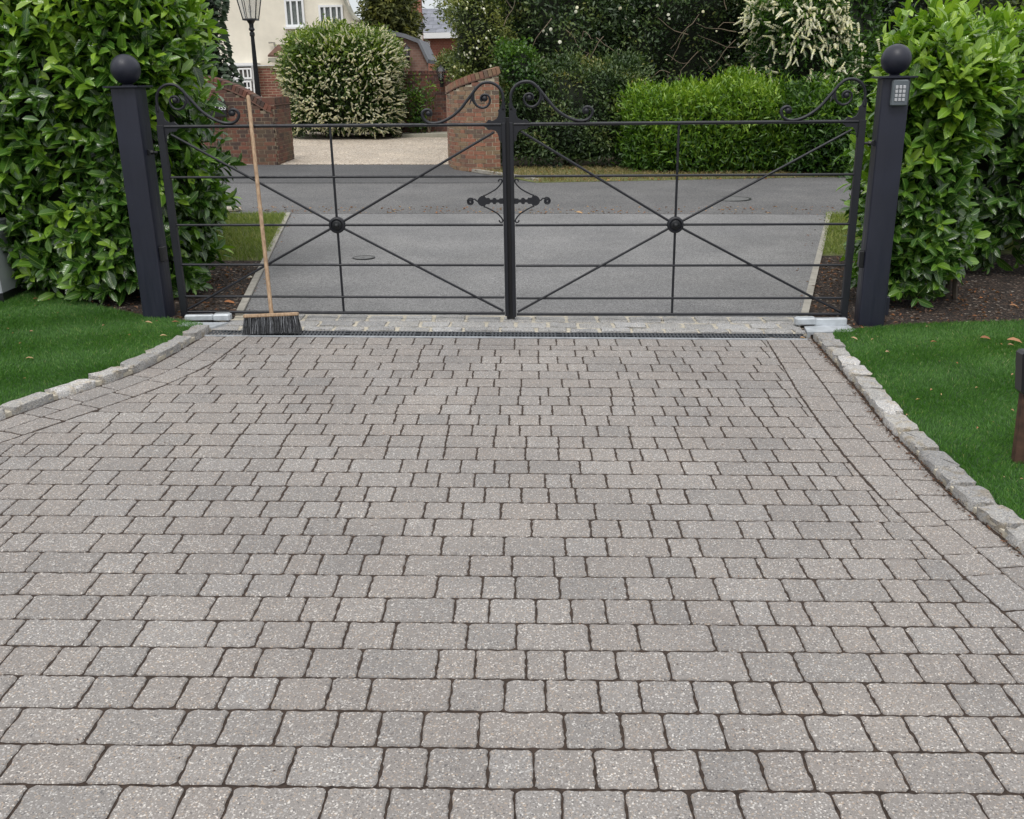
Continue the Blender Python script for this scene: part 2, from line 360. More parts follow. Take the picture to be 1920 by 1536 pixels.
M_dark = m_leaf('holly_leaf', [(0, (.018, .038, .014)), (.45, (.055, .10, .032)), (.8, (.12, .17, .05)), (1, (.25, .24, .07))], .45, .15)
M_dark2 = m_leaf('ivy_leaf', [(0, (.007, .018, .009)), (.6, (.016, .036, .016)), (1, (.03, .075, .02))], .45, .12)
M_olive = m_leaf('variegated_leaf', [(0, (.035, .06, .016)), (.4, (.11, .15, .03)), (1, (.34, .34, .09))], .5, .2)
M_conif = m_leaf('conifer_spray', [(0, (.05, .065, .016)), (.5, (.13, .145, .03)), (1, (.30, .28, .06))], .6, .15)
M_flow = m_leaf('flower_cream', [(0, (.50, .50, .32)), (.6, (.74, .72, .55)), (1, (.82, .80, .68))], .7, .2)
M_grassb = m_leaf('lawn_blade', [(0, (.036, .100, .018)), (.5, (.076, .205, .034)), (.9, (.16, .31, .07)), (1, (.36, .38, .19))], .5, .3)
M_vergeb = m_leaf('verge_blade', [(0, (.10, .15, .025)), (.5, (.20, .26, .06)), (1, (.46, .42, .2))], .7, .3)
M_drygr = m_leaf('dry_grass', [(0, (.10, .11, .03)), (.5, (.25, .20, .10)), (1, (.42, .34, .2))], .8, .3)
M_dead = m_leaf('dead_leaf', [(0, (.05, .03, .022)), (.3, (.13, .07, .045)), (.6, (.38, .16, .07)), (1, (.52, .36, .22))], .7, .15)
M_core = simple('interior_shade', (.012, .017, .008), 1, 0, .6, 14, 1, 20)  # near-black colour painting the shade deep inside hedges and crowns
M_turf = simple('turf_base', (.020, .055, .013), 1, 0, .4, 30, .6, 100)
M_vturf = simple('verge_turf', (.12, .135, .045), 1, 0, .4, 9, .6, 60)
M_earth = simple('earth', (.06, .05, .03), 1, 0, .4, 2, .6, 30)

# ------------------------------------------------------------------ ground sheets
def struct(name, mb, mat, parent=None):
    o = mb.build(name, mat, parent)
    if parent is None: o['kind'] = 'structure'
    return o
def flat(pts, dzf, k=24):
    b = MB(); (u0, v0), (u1, v1) = pts; V = []; 
    for j in range(k+1):
        for i in (0, 1):
            p = xy(u0 if i == 0 else u1, v0+(v1-v0)*j/k); V.append((p[0], p[1], gz(*p)+dzf(v0+(v1-v0)*j/k)))
    n = len(V); V += [(x, y, z-.04) for x, y, z in V]
    b.add(V, [(2*j, 2*j+1, 2*j+3, 2*j+2) for j in range(k)]+[(n+2*j, n+2*j+2, n+2*j+3, n+2*j+1) for j in range(k)]); return b
def sheet(name, px, mat, dz, world=None):
    pts = [gnd(*p)[:2] for p in px] if world is None else world
    b = MB(); b.slab(pts, lambda x, y: gz(x, y)+dz-.03, lambda x, y: gz(x, y)+dz); return struct(name, b, mat)
sheet('ground', None, M_earth, -.06, [(-150, -6), (150, -6), (150, 300), (-150, 300)])
DRIVE = struct('driveway', flat(((-4.4, .2), (3.6, 6.64)), lambda v: -.0024-.0048*max(0, (4.6-v)/3.6)), M_joint)

# ------------------------------------------------------------------ pavers
PW = .162
def rowv(n): return RV0-n*PW
EXTRA = {-1: uv(gnd(1000, 655.9))[1], -2: uv(gnd(1000, 647.6))[1], -3: uv(gnd(1000, 634.6))[1]}
def lv(n): return EXTRA[n] if n < 0 else rowv(n)
JO = {
10: [13,59,120,167.5,259,320,367,429,522,569,630,723,785,833,894,985,1047.5,1109,1155,1203,1250,1296,1392,1453.5],
11: [5,66,130,179,273,320,368,464,527.5,591,656,752,800,864,927,991,1087.7,1183,1280,1346,1443,1492],
12: [5,66,164,214,312,411,476,542,608,674,773,823,890,955,1022,1071,1137.5,1237,1338,1405,1473],
13: [0,88,157,209,310,361,430,481,531,635,686,738,840.6,909,978,1029,1080,1183,1235,1287,1392,1462],
14: [17,70,142,247,317,388,494,565,635,690,796,867.5,939,1044,1116,1223,1331,1440],
15: [9,58,167.5,241,317,426,501,573,648,758,813,886,997,1107.5,1163,1220,1275,1388,1444,1496],
16: [10,61,179,257,333,447,523,579,656,715,829,945,1060,1137.6,1254,1312.7,1429,1546.7,1603,1722],
17: [62,182,262,343,461,539,599,679,759,880,960,1039,1099,1221,1300,1362,1424,1505,1587,1667,1731],
18: [50,173,258,382,466,549,631,694,819,904,966,1049,1175,1259,1343,1472,1536,1662,1727,1794],
19: [46,176,264,396,482,568,633,721,852,917,1005,1071,1136,1224,1290,1380,1447,1513,1648,1737,1805],
20: [30,169,261,397,487,577,648,739,876,968,1105.6,1197,1336,1429,1500,1569,1640,1709,1804,1877],
21: [7,98,172,268,411,483,579,675,820,891,987,1060,1156,1254,1399,1496,1642,1717,1813,1887],
22: [14,162,263,341,417,516,616,692,845,946,1023,1124,1201,1303,1380,1457,1534,1637,1792,1897],
23: [20,177,336,418,523,629,711,792,898,1059,1166,1247,1356,1517,1626,1710,1794,1877],
24: [17,180,348,433,545,715,801,915,1001,1115,1229,1314,1430,1516,1690,1865],
25: [37,218,337,427,607,727,845,965,1054,1174,1296,1388,1568,1658,1843]}
def curve(px, n=60, ext0=None, ext1=None):
    P = np.array([uv(gnd(*p)) for p in px]); 
    d = np.r_[0, np.cumsum(np.linalg.norm(np.diff(P, axis=0), axis=1))]
    t = np.linspace(0, d[-1], n); Q = np.c_[np.interp(t, d, P[:, 0]), np.interp(t, d, P[:, 1])]
    for _ in range(8): Q[1:-1] = (Q[:-2]+2*Q[1:-1]+Q[2:])/4
    return Q
# kerb face line and the inner edge of the two border courses, right then left
KR = curve([(1524, 634), (1563, 679), (1609, 729), (1661, 798), (1730, 866), (1779, 923.5), (1836, 973), (1896, 1019), (1975, 1083), (2080, 1160), (2200, 1250)])
AR = curve([(1438, 640), (1469, 690), (1500, 743), (1541, 800), (1587.5, 861), (1639, 921), (1710.5, 988), (1764, 1042), (1813, 1087), (1860, 1129), (1907, 1171), (2010, 1265), (2110, 1350)])
KL = curve([(397, 621), (342.5, 652.5), (295, 681), (237.5, 706), (165, 730), (95, 753), (50, 770), (0, 788), (-80, 818), (-200, 862)])
AL = curve([(462, 633), (422, 665), (392, 687), (355, 702), (295, 729), (237, 749), (157, 777), (85, 802), (40, 818), (0, 830), (-80, 858), (-200, 905)])
def nearest(Qc, p):
    i = int(np.argmin(np.linalg.norm(Qc-p, axis=1))); i = min(max(i, 1), len(Qc)-2)
    t = Qc[i+1]-Qc[i-1]; t /= np.linalg.norm(t); return Qc[i], t
def clip(poly, o, nrm):
    """keep the side (p-o).nrm >= 0"""
    outp = []; k = len(poly)
    for i in range(k):
        a, b = poly[i], poly[(i+1) % k]; da, db = (a-o)@nrm, (b-o)@nrm
        if da >= 0: outp.append(a)
        if (da >= 0) != (db >= 0): outp.append(a+(b-a)*da/(da-db))
    return outp
def area(p): return abs(sum(p[i][0]*p[(i+1) % len(p)][1]-p[(i+1) % len(p)][0]*p[i][1] for i in range(len(p))))/2
def inset(poly, d):
    P = [np.array(p) for p in poly]; c = sum(P)/len(P)
    a = sum(P[i][0]*P[(i+1) % len(P)][1]-P[(i+1) % len(P)][0]*P[i][1] for i in range(len(P)))
    if a < 0: P = P[::-1]
    for i in range(len(P)):
        pass
    res = [p for p in P]
    for i in range(len(P)):
        a_, b_ = P[i], P[(i+1) % len(P)]; e = b_-a_; L = np.linalg.norm(e)
        if L < 1e-6: continue
        nn = np.array([-e[1], e[0]])/L
        res = clip(res, a_+nn*d, nn)
        if len(res) < 3: return []
    return res
M_flank = simple('soil_stained_flank', (.075, .058, .048), .95, 0, .4, 60, .4, 150)
def flank(me, npoly_side):
    me.materials.append(M_flank)
    ix = [1 if i < npoly_side else 0 for i in range(len(me.polygons))]; me.polygons.foreach_set('material_index', ix); return me
def paver_mesh(poly, rr, h=.05, dome=.0035, jit=.0028, rad=.0130, step=.015):
    """poly: ccw outline centred on 0; rounded, slightly ragged, chamfered block"""
    k = len(poly); O = []
    for i in range(k):
        p0, p1, p2 = poly[i-1], poly[i], poly[(i+1) % k]
        a = p0-p1; b = p2-p1; la, lb = np.linalg.norm(a), np.linalg.norm(b)
        if la < 1e-5 or lb < 1e-5: continue
        r1 = min(rad*rr.uniform(.6, 1.25), la*.35, lb*.35); a /= la; b /= lb
        O += [p1+a*r1, p1+a*r1*.3+b*r1*.3, p1+b*r1]
        nseg = max(1, int((lb-2*r1)/step))
        for q in range(1, nseg):
            O.append(p1+b*(r1+(lb-2*r1)*q/nseg))
    n = len(O); c = sum(O)/n
    rings = []
    J = [1-rr.uniform(0, jit*2)/max(.03, np.linalg.norm(o-c)) for o in O]
    for (ins, z) in ((0, -h), (0, -.0042), (.0042, 0)):
        for o, j in zip(O, J):
            d = o-c; L = np.linalg.norm(d); q = c+d*j*(1-ins/L)
            rings.append((q[0], q[1], z+(rr.uniform(-.0012, .0012) if z == 0 else 0)))
    rings.append((c[0], c[1], dome*.4)); F_ = []
    for l in range(2):
        for i in range(n): F_.append((l*n+i, l*n+(i+1) % n, (l+1)*n+(i+1) % n, (l+1)*n+i))
    for i in range(n): F_.append((2*n+i, 2*n+(i+1) % n, 3*n))
    return rings, F_
NVAR = 7; VAR = {}
for L in (.12, .16, .24):
    for k in range(NVAR):
        hw, hh = L/2, .0795
        V, Fc = paver_mesh([np.array(p) for p in ((-hw, -hh), (hw, -hh), (hw, hh), (-hw, hh))], R)
        VAR[L, k] = (V, Fc, flank(rawmesh('paver', V, Fc, M_paver), len(Fc)//3))
rest = MB(); rest_side = []
def ground_mat(u, v, rz=0, dz=0, tilt=(0, 0)):
    p = xy(u, v); nrm = Vector((-GA+tilt[0], -GB+tilt[1], 1)).normalized()
    X = Vector((math.cos(RPH+rz), math.sin(RPH+rz), 0)); X = (X-nrm*X.dot(nrm)).normalized(); Y = nrm.cross(X)
    mm = Matrix((X, Y, nrm)).transposed().to_4x4(); mm.translation = (p[0], p[1], gz(p[0], p[1])+dz); return mm
def cdist(u, v): p = xy(u, v); return math.hypot(p[0]*.9, p[1])
def seen(u, v):
    p = xy(u, v); d = np.array([p[0], p[1], gz(*p)-CH]); z = d@FW
    return z > 0 and -90 < 960+F*(d@RT)/z < 2010 and 768-F*(d@UP)/z < 1640
def tl(): return (R.gauss(0, .0017), R.gauss(0, .0017))
specs = []   # (distance, kind, data)
def put_rect(u0, u1, v0, v1):
    """a field paver between u0..u1, v0 (near) .. v1 (far); joint gaps inside"""
    cu, cv = (u0+u1)/2, (v0+v1)/2
    if not seen(cu, cv): return
    poly = [np.array(p) for p in ((u0, v0), (u1, v0), (u1, v1), (u0, v1))]
    cut = False
    for Qc, side in ((AR, 1), (AL, -1)):
        o, t = nearest(Qc, np.array([cu, cv])); nn = np.array([-t[1], t[0]]) 
        if nn@(np.array([0, cv-2.5])-o if False else np.array([-side, -.3])) < 0: nn = -nn
        if min((p-o)@nn for p in poly) < 0.0:
            poly = clip(poly, o, nn); cut = True
            if len(poly) < 3 or area(poly) < .0012: return
    g = .0007 if v0 > 4 else .0012
    specs.append((cdist(cu, cv), cut, (u0, u1, v0, v1), poly, g))
def put_poly(poly):
    c = sum(poly)/len(poly)
    if seen(*c): specs.append((cdist(*c), True, None, poly, .0012))
for n in range(-3, 27):
    vt, vb = lv(n), lv(n+1)
    vm = (vt+vb)/2
    if n in JO:
        ys = None
        us = []
        for px in JO[n]:
            # intersect the pixel column with the row's centre line
            lo, hi = 600., 1700.
            for _ in range(40):
                mid = (lo+hi)/2
                if uv(gnd(px, mid))[1] > vm: lo = mid
                else: hi = mid
            if n == 25: 
                mid = 1507 + (px-960)*.009
            us.append(uv(gnd(px, mid))[0])
        us = sorted(us)
    else:
        us = [R.uniform(-.1, .1)]
    def step(): return R.choice((.12, .16, .16, .24, .24, .12))+.0045
    while us[0] > -4.2: us.insert(0, us[0]-step())
    while us[-1] < 3.6: us.append(us[-1]+step())
    for a, b in zip(us, us[1:]): put_rect(a, b, vb, vt)
# border courses, two each side, laid along the kerb
def course(Ka, Aa, f0, f1):
    d = np.r_[0, np.cumsum(np.linalg.norm(np.diff(Ka, axis=0), axis=1))]; L = d[-1]; da = np.linspace(0, L, len(Aa))
    def pt(t, f):
        k = np.array([np.interp(t, d, Ka[:, 0]), np.interp(t, d, Ka[:, 1])])
        o, tt = nearest(Ka, k); nn = np.array([-tt[1], tt[0]])
        o2, _ = nearest(Aa, k)
        if nn@(o2-k) < 0: nn = -nn
        wd = abs((o2-k)@nn); return k+nn*wd*f
    t = 0
    while t < L-.1:
        s = R.choice((.12, .16, .24, .24))+.004; a0, b0 = pt(t, f0), pt(t, f1); a1, b1 = pt(min(t+s, L), f0), pt(min(t+s, L), f1)
        p = [a0, a1, b1, b0]
        if (p[1]-p[0])[0]*(p[3]-p[0])[1]-(p[1]-p[0])[1]*(p[3]-p[0])[0] < 0: p = p[::-1]
        put_poly(p); t += s
for Ka, Aa in ((KR, AR), (KL, AL)):
    for f0, f1 in ((.03, .50), (.50, .99)): course(Ka, Aa, f0, f1)
specs.sort(key=lambda s: s[0])
for i, (dist, cut, rect, poly, g) in enumerate(specs):
    if not cut:
        u0, u1, v0, v1 = rect; L = u1-u0-g*2; H = v1-v0-.0046
        key = min((.12, .16, .24), key=lambda q: abs(q-L)); V, Fc, me = VAR[key, R.randrange(NVAR)]
        M = ground_mat((u0+u1)/2, (v0+v1)/2, R.gauss(0, .004)+(math.pi if R.random() < .5 else 0), R.gauss(0, .0004), tl()) @ Matrix.Diagonal((L/key, H/.159, 1, 1))
        if i < 298: link('paver', me, DRIVE, M)
        else: rest.add([M@Vector(v) for v in V], Fc); rest_side += [1]*(len(Fc)//3)+[0]*(len(Fc)-len(Fc)//3)
    else:
        q = inset(poly, g*.9)
        if len(q) < 3: continue
        c = sum(q)/len(q); V, Fc = paver_mesh([p-c for p in q], R)
        M = ground_mat(c[0], c[1], 0, R.gauss(0, .0004), tl())
        if i < 298: link('paver', flank(rawmesh('paver', V, Fc, M_paver), len(Fc)//3), DRIVE, M)
        else: rest.add([M@Vector(v) for v in V], Fc); rest_side += [1]*(len(Fc)//3)+[0]*(len(Fc)-len(Fc)//3)
pf = rest.build('paver_field', M_paver, DRIVE); tag(pf, kind='stuff'); pf.data.materials.append(M_flank); pf.data.polygons.foreach_set('material_index', rest_side)

# ------------------------------------------------------------------ granite kerb stones
def stone_block(poly, z0, z1, rr, fn=gz, j=.006):
    """rough-hewn sett: wobbly top outline narrower than its foot"""
    k = len(poly); O = []
    for i in range(k):
        a, b = poly[i], poly[(i+1) % k]
        for q in (.08, .36, .64, .92): O.append(a+(b-a)*q)
    n = len(O); c = sum(O)/n; V = []
    for (s, z) in ((1, z0), (1.0, z1-.018), (.955, z1-.003), (.62, z1)):
        for o in O:
            e = (o-c)*s+c+np.array([rr.gauss(0, j), rr.gauss(0, j)])*(1 if z != z0 else .4); p = xy(*e)
            V.append((p[0], p[1], fn(*p)+z+(rr.gauss(0, .0025) if z != z0 else 0)))
    cc = xy(*c); V.append((cc[0], cc[1], fn(*cc)+z1+rr.uniform(-.003, .004))); Fc = []
    for l in range(3):
        for i in range(n): Fc.append((l*n+i, l*n+(i+1) % n, (l+1)*n+(i+1) % n, (l+1)*n+i))
    for i in range(n): Fc.append((3*n+i, 3*n+(i+1) % n, 4*n))
    b = MB(); b.add(V, Fc); return b
def ccw(p):
    p = [np.array(q) for q in p]
    a = sum(p[i][0]*p[(i+1) % len(p)][1]-p[(i+1) % len(p)][0]*p[i][1] for i in range(len(p))); return p if a > 0 else p[::-1]
def kerb(K, side, wid, lens, name):
    d = np.r_[0, np.cumsum(np.linalg.norm(np.diff(K, axis=0), axis=1))]; L = d[-1]
    def pt(t, off):
        t = min(max(t, 0), L); k = np.array([np.interp(t, d, K[:, 0]), np.interp(t, d, K[:, 1])]); o, tt = nearest(K, k); nn = np.array([-tt[1], tt[0]])
        if nn[0]*side < 0: nn = -nn
        return k+nn*off
    n = 40; base = [pt(L*i/n, .008) for i in range(n+1)]+[pt(L*(n-i)/n, wid-.012) for i in range(n+1)]
    b = MB()
    for i in range(n):
        q = [pt(L*i/n, .006), pt(L*(i+1)/n, .006), pt(L*(i+1)/n, wid-.01), pt(L*i/n, wid-.01)]
        b.slab([tuple(xy(*p)) for p in ccw(q)], lambda x, y: gz(x, y)-.05, lambda x, y: gz(x, y)+.022)
    root = struct(name, b, M_mortar)
    t = .0; i = 0
    while t < L-.05:
        s = lens[i % len(lens)]*R.uniform(.93, 1.08); g = R.uniform(.007, .016)
        q = ccw([pt(t+g, R.uniform(-.004, .004)), pt(t+s-g, R.uniform(-.004, .004)), pt(t+s-g, wid+R.uniform(-.012, .008)), pt(t+g, wid+R.uniform(-.012, .008))])
        stone_block(q, -.05, R.uniform(.040, .052), R).build('kerb_stone', M_sett, root, auto=40); t += s; i += 1
    return pt, L
ptR, LR = kerb(KR, 1, .125, [.19, .2, .21, .2, .2, .22, .23, .22, .25, .24, .22], 'kerb')
ptL, LL = kerb(KL, -1, .115, [.28, .2, .27, .29, .26, .3, .31], 'kerb')

# ------------------------------------------------------------------ threshold of three sett courses, drain channel
v623 = uv(gnd(960, 623.4))[1]; v592 = uv(gnd(960, 592))[1]; v634 = lv(-3)
uL, uR = uv(gnd(425, 608))[0], uv(gnd(1502, 615))[0]
b = MB(); b.slab([tuple(xy(u, v)) for u, v in ((uL-.12, v623+.004), (uR+.02, v623+.004), (uR+.02, v592), (uL-.02, v592))], lambda x, y: gz(x, y)-.06, lambda x, y: gz(x, y)-.001)
TH = struct('threshold_strip', b, M_mortar)
vb_ = [v623, uv(gnd(960, 615.6))[1], uv(gnd(960, 605))[1], uv(gnd(960, 593.4))[1]]
for k in range(3):
    u = uL+(-.10, -.03, .08)[k]; v0, v1 = vb_[k]+.009, vb_[k+1]-.009
    while u < uR-.08:
        s = R.uniform(.215, .275); e = min(u+s, uR)
        g = R.uniform(.007, .012)
        stone_block(ccw([(u+g, v0), (e-g, v0), (e-g, v1), (u+g, v1)]), -.05, R.uniform(.005, .014), R, j=.0042).build('sett', M_sett2, TH, auto=40); u += s
dr = thing('drain_channel', tuple(xy(uL, (v623+v634)/2))+(gz(*xy(uL, v634)),), 'long black slotted drain grating across the driveway in front of the gates', 'drain')
uD0, uD1 = uv(gnd(398, 620))[0], uv(gnd(1512, 632))[0]; vd0, vd1 = v634+.004, v623-.002
def gbox(mb, u0, u1, v0, v1, z0, z1, sh=0):
    q = [(u0, v0), (u1, v0), (u1+sh, v1), (u0+sh, v1)]
    mb.slab([tuple(xy(*p)) for p in q], lambda x, y: gz(x, y)+z0, lambda x, y: gz(x, y)+z1)
b = MB(); gbox(b, uD0-.01, uD1, vd0, vd1, -.07, -.022); b.build('channel', M_plastic, dr)
b = MB(); gbox(b, uD0-.01, uD1, vd0+.0, vd0+.012, -.02, .006); b.build('edge_rail', M_galv, dr)
a_, c_ = vd0+.0135, vd1-.002; u = uD0
nn = 0
while u < uD1-.02:
    e = min(u+.498, uD1-.004); b = MB()
    mid = (a_+c_)/2
    for v0, v1 in ((a_, a_+.012), (mid-.008, mid+.008), (c_-.012, c_)): gbox(b, u, e, v0, v1, -.02, .004)
    q = u+.004
    while q < e-.03:
        gbox(b, q, q+.013, a_+.012, mid-.008, -.02, .0025); gbox(b, q, q+.013, mid+.008, c_-.012, -.02, .0025); q += .0262
    b.build('grate', M_grate, dr); u += .5

# ------------------------------------------------------------------ ground beyond the gate
def Lp(*p): return [gnd(*q)[:2] for q in p]
apr = sheet('driveway_apron', [(440, 592.5), (1502, 598), (1555, 392), (541, 392)], M_asph, -.004)
sheet('road', [(-2600, 402), (960, 400), (4600, 410), (4600, 327), (1500, 332), (1010, 343), (830, 344), (-2600, 343)], M_road, 0)
sheet('pavement_crossover', [(300, 343.2), (1005, 343.2), (850, 318), (846, 300), (540, 300), (400, 306)], M_road2, .003)
sheet('gravel_forecourt', [(420, 309), (850, 309), (900, 285), (930, 236), (300, 236), (360, 290)], M_gravel, .012)
vl = sheet('grass_verge', [(440, 480), (440, 400.5), (541, 400.5), (504, 470), (-400, 480), (-400, 400.5)][:0] or [(-900, 400.5), (543, 400.5), (497, 490), (-900, 490)], M_vturf, -.002)
sheet('planting_bed', [(-900, 490), (496, 490), (438, 598), (330, 612), (-900, 560)], M_soil, .006)
sheet('grass_verge', [(1549, 400.5), (2900, 404), (2900, 470), (1538, 480)], M_vturf, -.002)
sheet('planting_bed', [(1536, 480), (2900, 470), (2900, 660), (1900, 625), (1560, 640), (1500, 622), (1502, 596)], M_soil, .002)
sheet('hedge_verge', [(870, 316), (1620, 312), (2600, 318), (2600, 327), (1500, 333), (1005, 343), (960, 333)], M_vturf, .006)
# concrete edging strips beside the apron: one long kerb each, cut in lengths
def edging(a, b, w, n, name):
    A, B = uv(gnd(*a)), uv(gnd(*b)); t = (B-A); L = np.linalg.norm(t); t /= L; nn = np.array([-t[1], t[0]])*w
    mb = MB(); q = [A, B, B+nn, A+nn]; mb.slab([tuple(xy(*p)) for p in ccw(q)], lambda x, y: gz(x, y)-.05, lambda x, y: gz(x, y)+.002)
    o = struct(name, mb, M_joint); s = L/n
    for i in range(n):
        mb = MB(); q = [A+t*(i*s+.003), A+t*((i+1)*s-.003), A+t*((i+1)*s-.003)+nn, A+t*(i*s+.003)+nn]
        mb.slab([tuple(xy(*p)) for p in ccw(q)], lambda x, y: gz(x, y)-.05, lambda x, y: gz(x, y)+.02+R.uniform(0, .004)*0); mb.build('edging_block', M_kerbc, o)
edging((455, 591), (545, 401), .055, 6, 'path_edging')
edging((1500, 597), (1551, 401), -.055, 6, 'path_edging')
# flush pale kerb line of the neighbour's entrance
kl = [(1003, 340), (975, 334), (940, 329), (900, 323), (862, 317)]
P = [uv(gnd(*p)) for p in kl]; mb = MB()
for a_, b_ in zip(P, P[1:]):
    t = norm((b_-a_)[None])[0]; nn = np.array([-t[1], t[0]])*.05; mb.slab([tuple(xy(*p)) for p in ccw([a_, b_, b_-nn*2, a_-nn*2])], lambda x, y: gz(x, y)-.02, lambda x, y: gz(x, y)+.035)
struct('entrance_kerb', mb, M_kerbc)
# manholes
def manhole(px, py, r, name, label, mat):
    c = gnd(px, py); t = thing(name, tuple(c), label, 'manhole cover')
    mb = MB(); mb.lathe((c[0], c[1], c[2]), [(r*1.12, -.02), (r*1.12, .004), (r*1.02, .004), (r*1.02, -.002)], 28); mb.build('frame', M_iron2, t)
    mb = MB(); mb.lathe((c[0], c[1], c[2]), [(r, -.02), (r, .005), (r*.9, .006), (r*.9, .003), (r*.2, .003), (r*.18, .006)], 28); mb.build('lid', mat, t)
M_lid = simple('iron_lid', (.12, .12, .12), .7, 0, .3, 30, .6, 90)
manhole(682, 483, .10, 'manhole_cover', 'small round iron inspection cover set in the grey asphalt apron behind the gate', M_lid)
manhole(1370, 373, .26, 'manhole_cover', 'worn round manhole cover in the road behind the right gate leaf', M_lid)

# ------------------------------------------------------------------ near lawns
def lawn(name, poly_px, seed, dz=.034):
    pts = [gnd(*p)[:2] for p in poly_px]; b = MB(); b.slab(pts, lambda x, y: gz(x, y)-.05, lambda x, y: gz(x, y)+dz-.012)
    o = struct(name, b, M_turf); return np.array(pts)
def inpoly(P, poly):
    x, y = P[:, 0], P[:, 1]; c = np.zeros(len(P), bool); n = len(poly)
    for i in range(n):
        x0, y0 = poly[i]; x1, y1 = poly[(i+1) % n]
        k = ((y0 > y) != (y1 > y)) & (x < (x1-x0)*(y-y0)/(y1-y0+1e-12)+x0); c ^= k
    return c
def blades(name, polys, dens, hgt, wid, mat, label, cat, dz, z_fn=None, tone_fn=None, lean=.45):
    Ps = []
    for poly in polys:
        poly = np.array(poly); lo, hi = poly.min(0), poly.max(0); n = int((hi-lo).prod()*dens); P = rng.uniform(lo, hi, (n, 2)); Ps.append(P[inpoly(P, poly)])
    P = np.concatenate(Ps)
    d = np.c_[P, GA*P[:, 0]+GB*P[:, 1]-CH]; z = d@FW; sx = 960+F*(d@RT)/z; sy = 768-F*(d@UP)/z
    P = P[(sx > -120) & (sx < 2040) & (sy < 1150)]; n = len(P)
    Z = GA*P[:, 0]+GB*P[:, 1]+dz; B = np.c_[P, Z]
    an = rng.uniform(0, 6.283, n); h = hgt*rng.uniform(.55, 1.15, n); w_ = wid*rng.uniform(.7, 1.2, n)
    lx = rng.normal(0, lean, n); ly = rng.normal(0, lean, n); sw = np.c_[np.sin(P[:, 0]*9+P[:, 1]*4), np.cos(P[:, 1]*8-P[:, 0]*3)]*.25
    top = B+np.c_[(lx+sw[:, 0])*h, (ly+sw[:, 1])*h, h]; mid = B+np.c_[lx*h*.3, ly*h*.3, h*.55]
    s = np.c_[np.cos(an)*w_, np.sin(an)*w_, np.zeros(n)]
    V = np.stack([B-s, B+s, mid-s*.8, mid+s*.8, top], 1).reshape(-1, 3); i = np.arange(n)[:, None]*5
    T = np.concatenate([i+np.array([0, 1, 3]), i+np.array([0, 3, 2]), i+np.array([2, 3, 4])])
    tn = np.clip(.42+.10*np.sin(P[:, 0]*2.3+1)*np.cos(P[:, 1]*2.9)+.10*np.sin(P[:, 0]*31+3*np.sin(P[:, 1]*17))*np.sin(P[:, 1]*37+2*np.sin(P[:, 0]*23))+rng.normal(0, .16, n)+(rng.random(n) < .03)*.5, 0, 1)
    o = link(name, rawmesh(name, V, T, mat, tone=np.repeat(tn, 5))); return tag(o, label, cat, kind='stuff')
kl_px = []
def kpx(pt, L, w, n=24, end=1.):
    return [tuple(xy(*pt(L*end*i/n, w))) for i in range(n+1)]
LpolyL = kpx(ptL, LL, .118) + [tuple(gnd(*p)[:2]) for p in ((-420, 560), (-60, 535), (60, 541), (185, 578), (262, 595), (300, 600), (352, 607), (384, 614))]
LpolyR = kpx(ptR, LR, .128) + [tuple(gnd(*p)[:2]) for p in ((2500, 700), (2200, 622), (1920, 606), (1700, 612), (1600, 622), (1566, 624))]
for nm, poly in (('lawn', LpolyL), ('lawn', LpolyR)):
    b = MB(); b.slab(poly, lambda x, y: gz(x, y)-.05, lambda x, y: gz(x, y)+.016); struct(nm, b, M_turf)
blades('grass', [LpolyL, LpolyR], 27000, .028, .0016, M_grassb, 'short lush green grass of the two lawns beside the driveway', 'grass', .010, lean=.35)
blades('verge_grass', [Lp((-100, 402), (540, 402), (500, 488), (-100, 492)), Lp((1550, 402), (1900, 402), (1900, 470), (1542, 478))], 2600, .06, .003, M_vergeb, 'patchy pale green grass of the verges beside the asphalt apron', 'grass', -.002, lean=.7)
blades('dry_verge_grass', [Lp((868, 317), (1600, 313), (1620, 331), (1500, 334), (1012, 343), (960, 333))], 500, .07, .006, M_drygr, 'straw coloured dry grass strip along the foot of the far hedge', 'grass', .006, lean=1.1)

# ------------------------------------------------------------------ leaves
ST = np.array([0, .14, .40, .78, 1.]); SW = np.array([.10, .52, .98, .80, 0.])
def leaf_geo(P, A, Nn, L, W, tone, curl, detail=2, fold=.22):
    n = len(P); A = norm(A); Nn = norm(Nn-A*np.sum(A*Nn, 1, keepdims=True)); B = np.cross(A, Nn)
    L = L[:, None]; W = W[:, None]; curl = curl[:, None]
    if detail == 1:
        V = np.stack([P, P+A*L*.5+B*W*.5+Nn*W*fold, P+A*L*.5-B*W*.5+Nn*W*fold, P+A*L-Nn*L*curl], 1)
        T = np.arange(n)[:, None, None]*4+np.array([[0, 3, 1], [0, 2, 3]])[None]
        U = np.tile(np.array([[.5, 0], [1, .5], [0, .5], [.5, 1]]), (n, 1)); return V.reshape(-1, 3), T.reshape(-1, 3), U, np.repeat(tone, 4)
    rows = []; U = []
    for k in range(4):
        t = ST[k]; c = P+A*L*t-Nn*L*curl*t*t; wv = W*SW[k]*.5
        rows += [c+B*wv+Nn*wv*fold*2, c, c-B*wv+Nn*wv*fold*2]; U += [[.5+.5*SW[k], t], [.5, t], [.5-.5*SW[k], t]]
    rows.append(P+A*L-Nn*L*curl); U.append([.5, 1]); V = np.stack(rows, 1)
    T = []
    for k in range(3):
        a = k*3; T += [[a, a+4, a+3], [a, a+1, a+4], [a+1, a+5, a+4], [a+1, a+2, a+5]]
    T += [[9, 10, 12], [10, 11, 12]]
    T = np.arange(n)[:, None, None]*13+np.array(T)[None]
    return V.reshape(-1, 3), T.reshape(-1, 3), np.tile(np.array(U), (n, 1)), np.repeat(tone, 13)
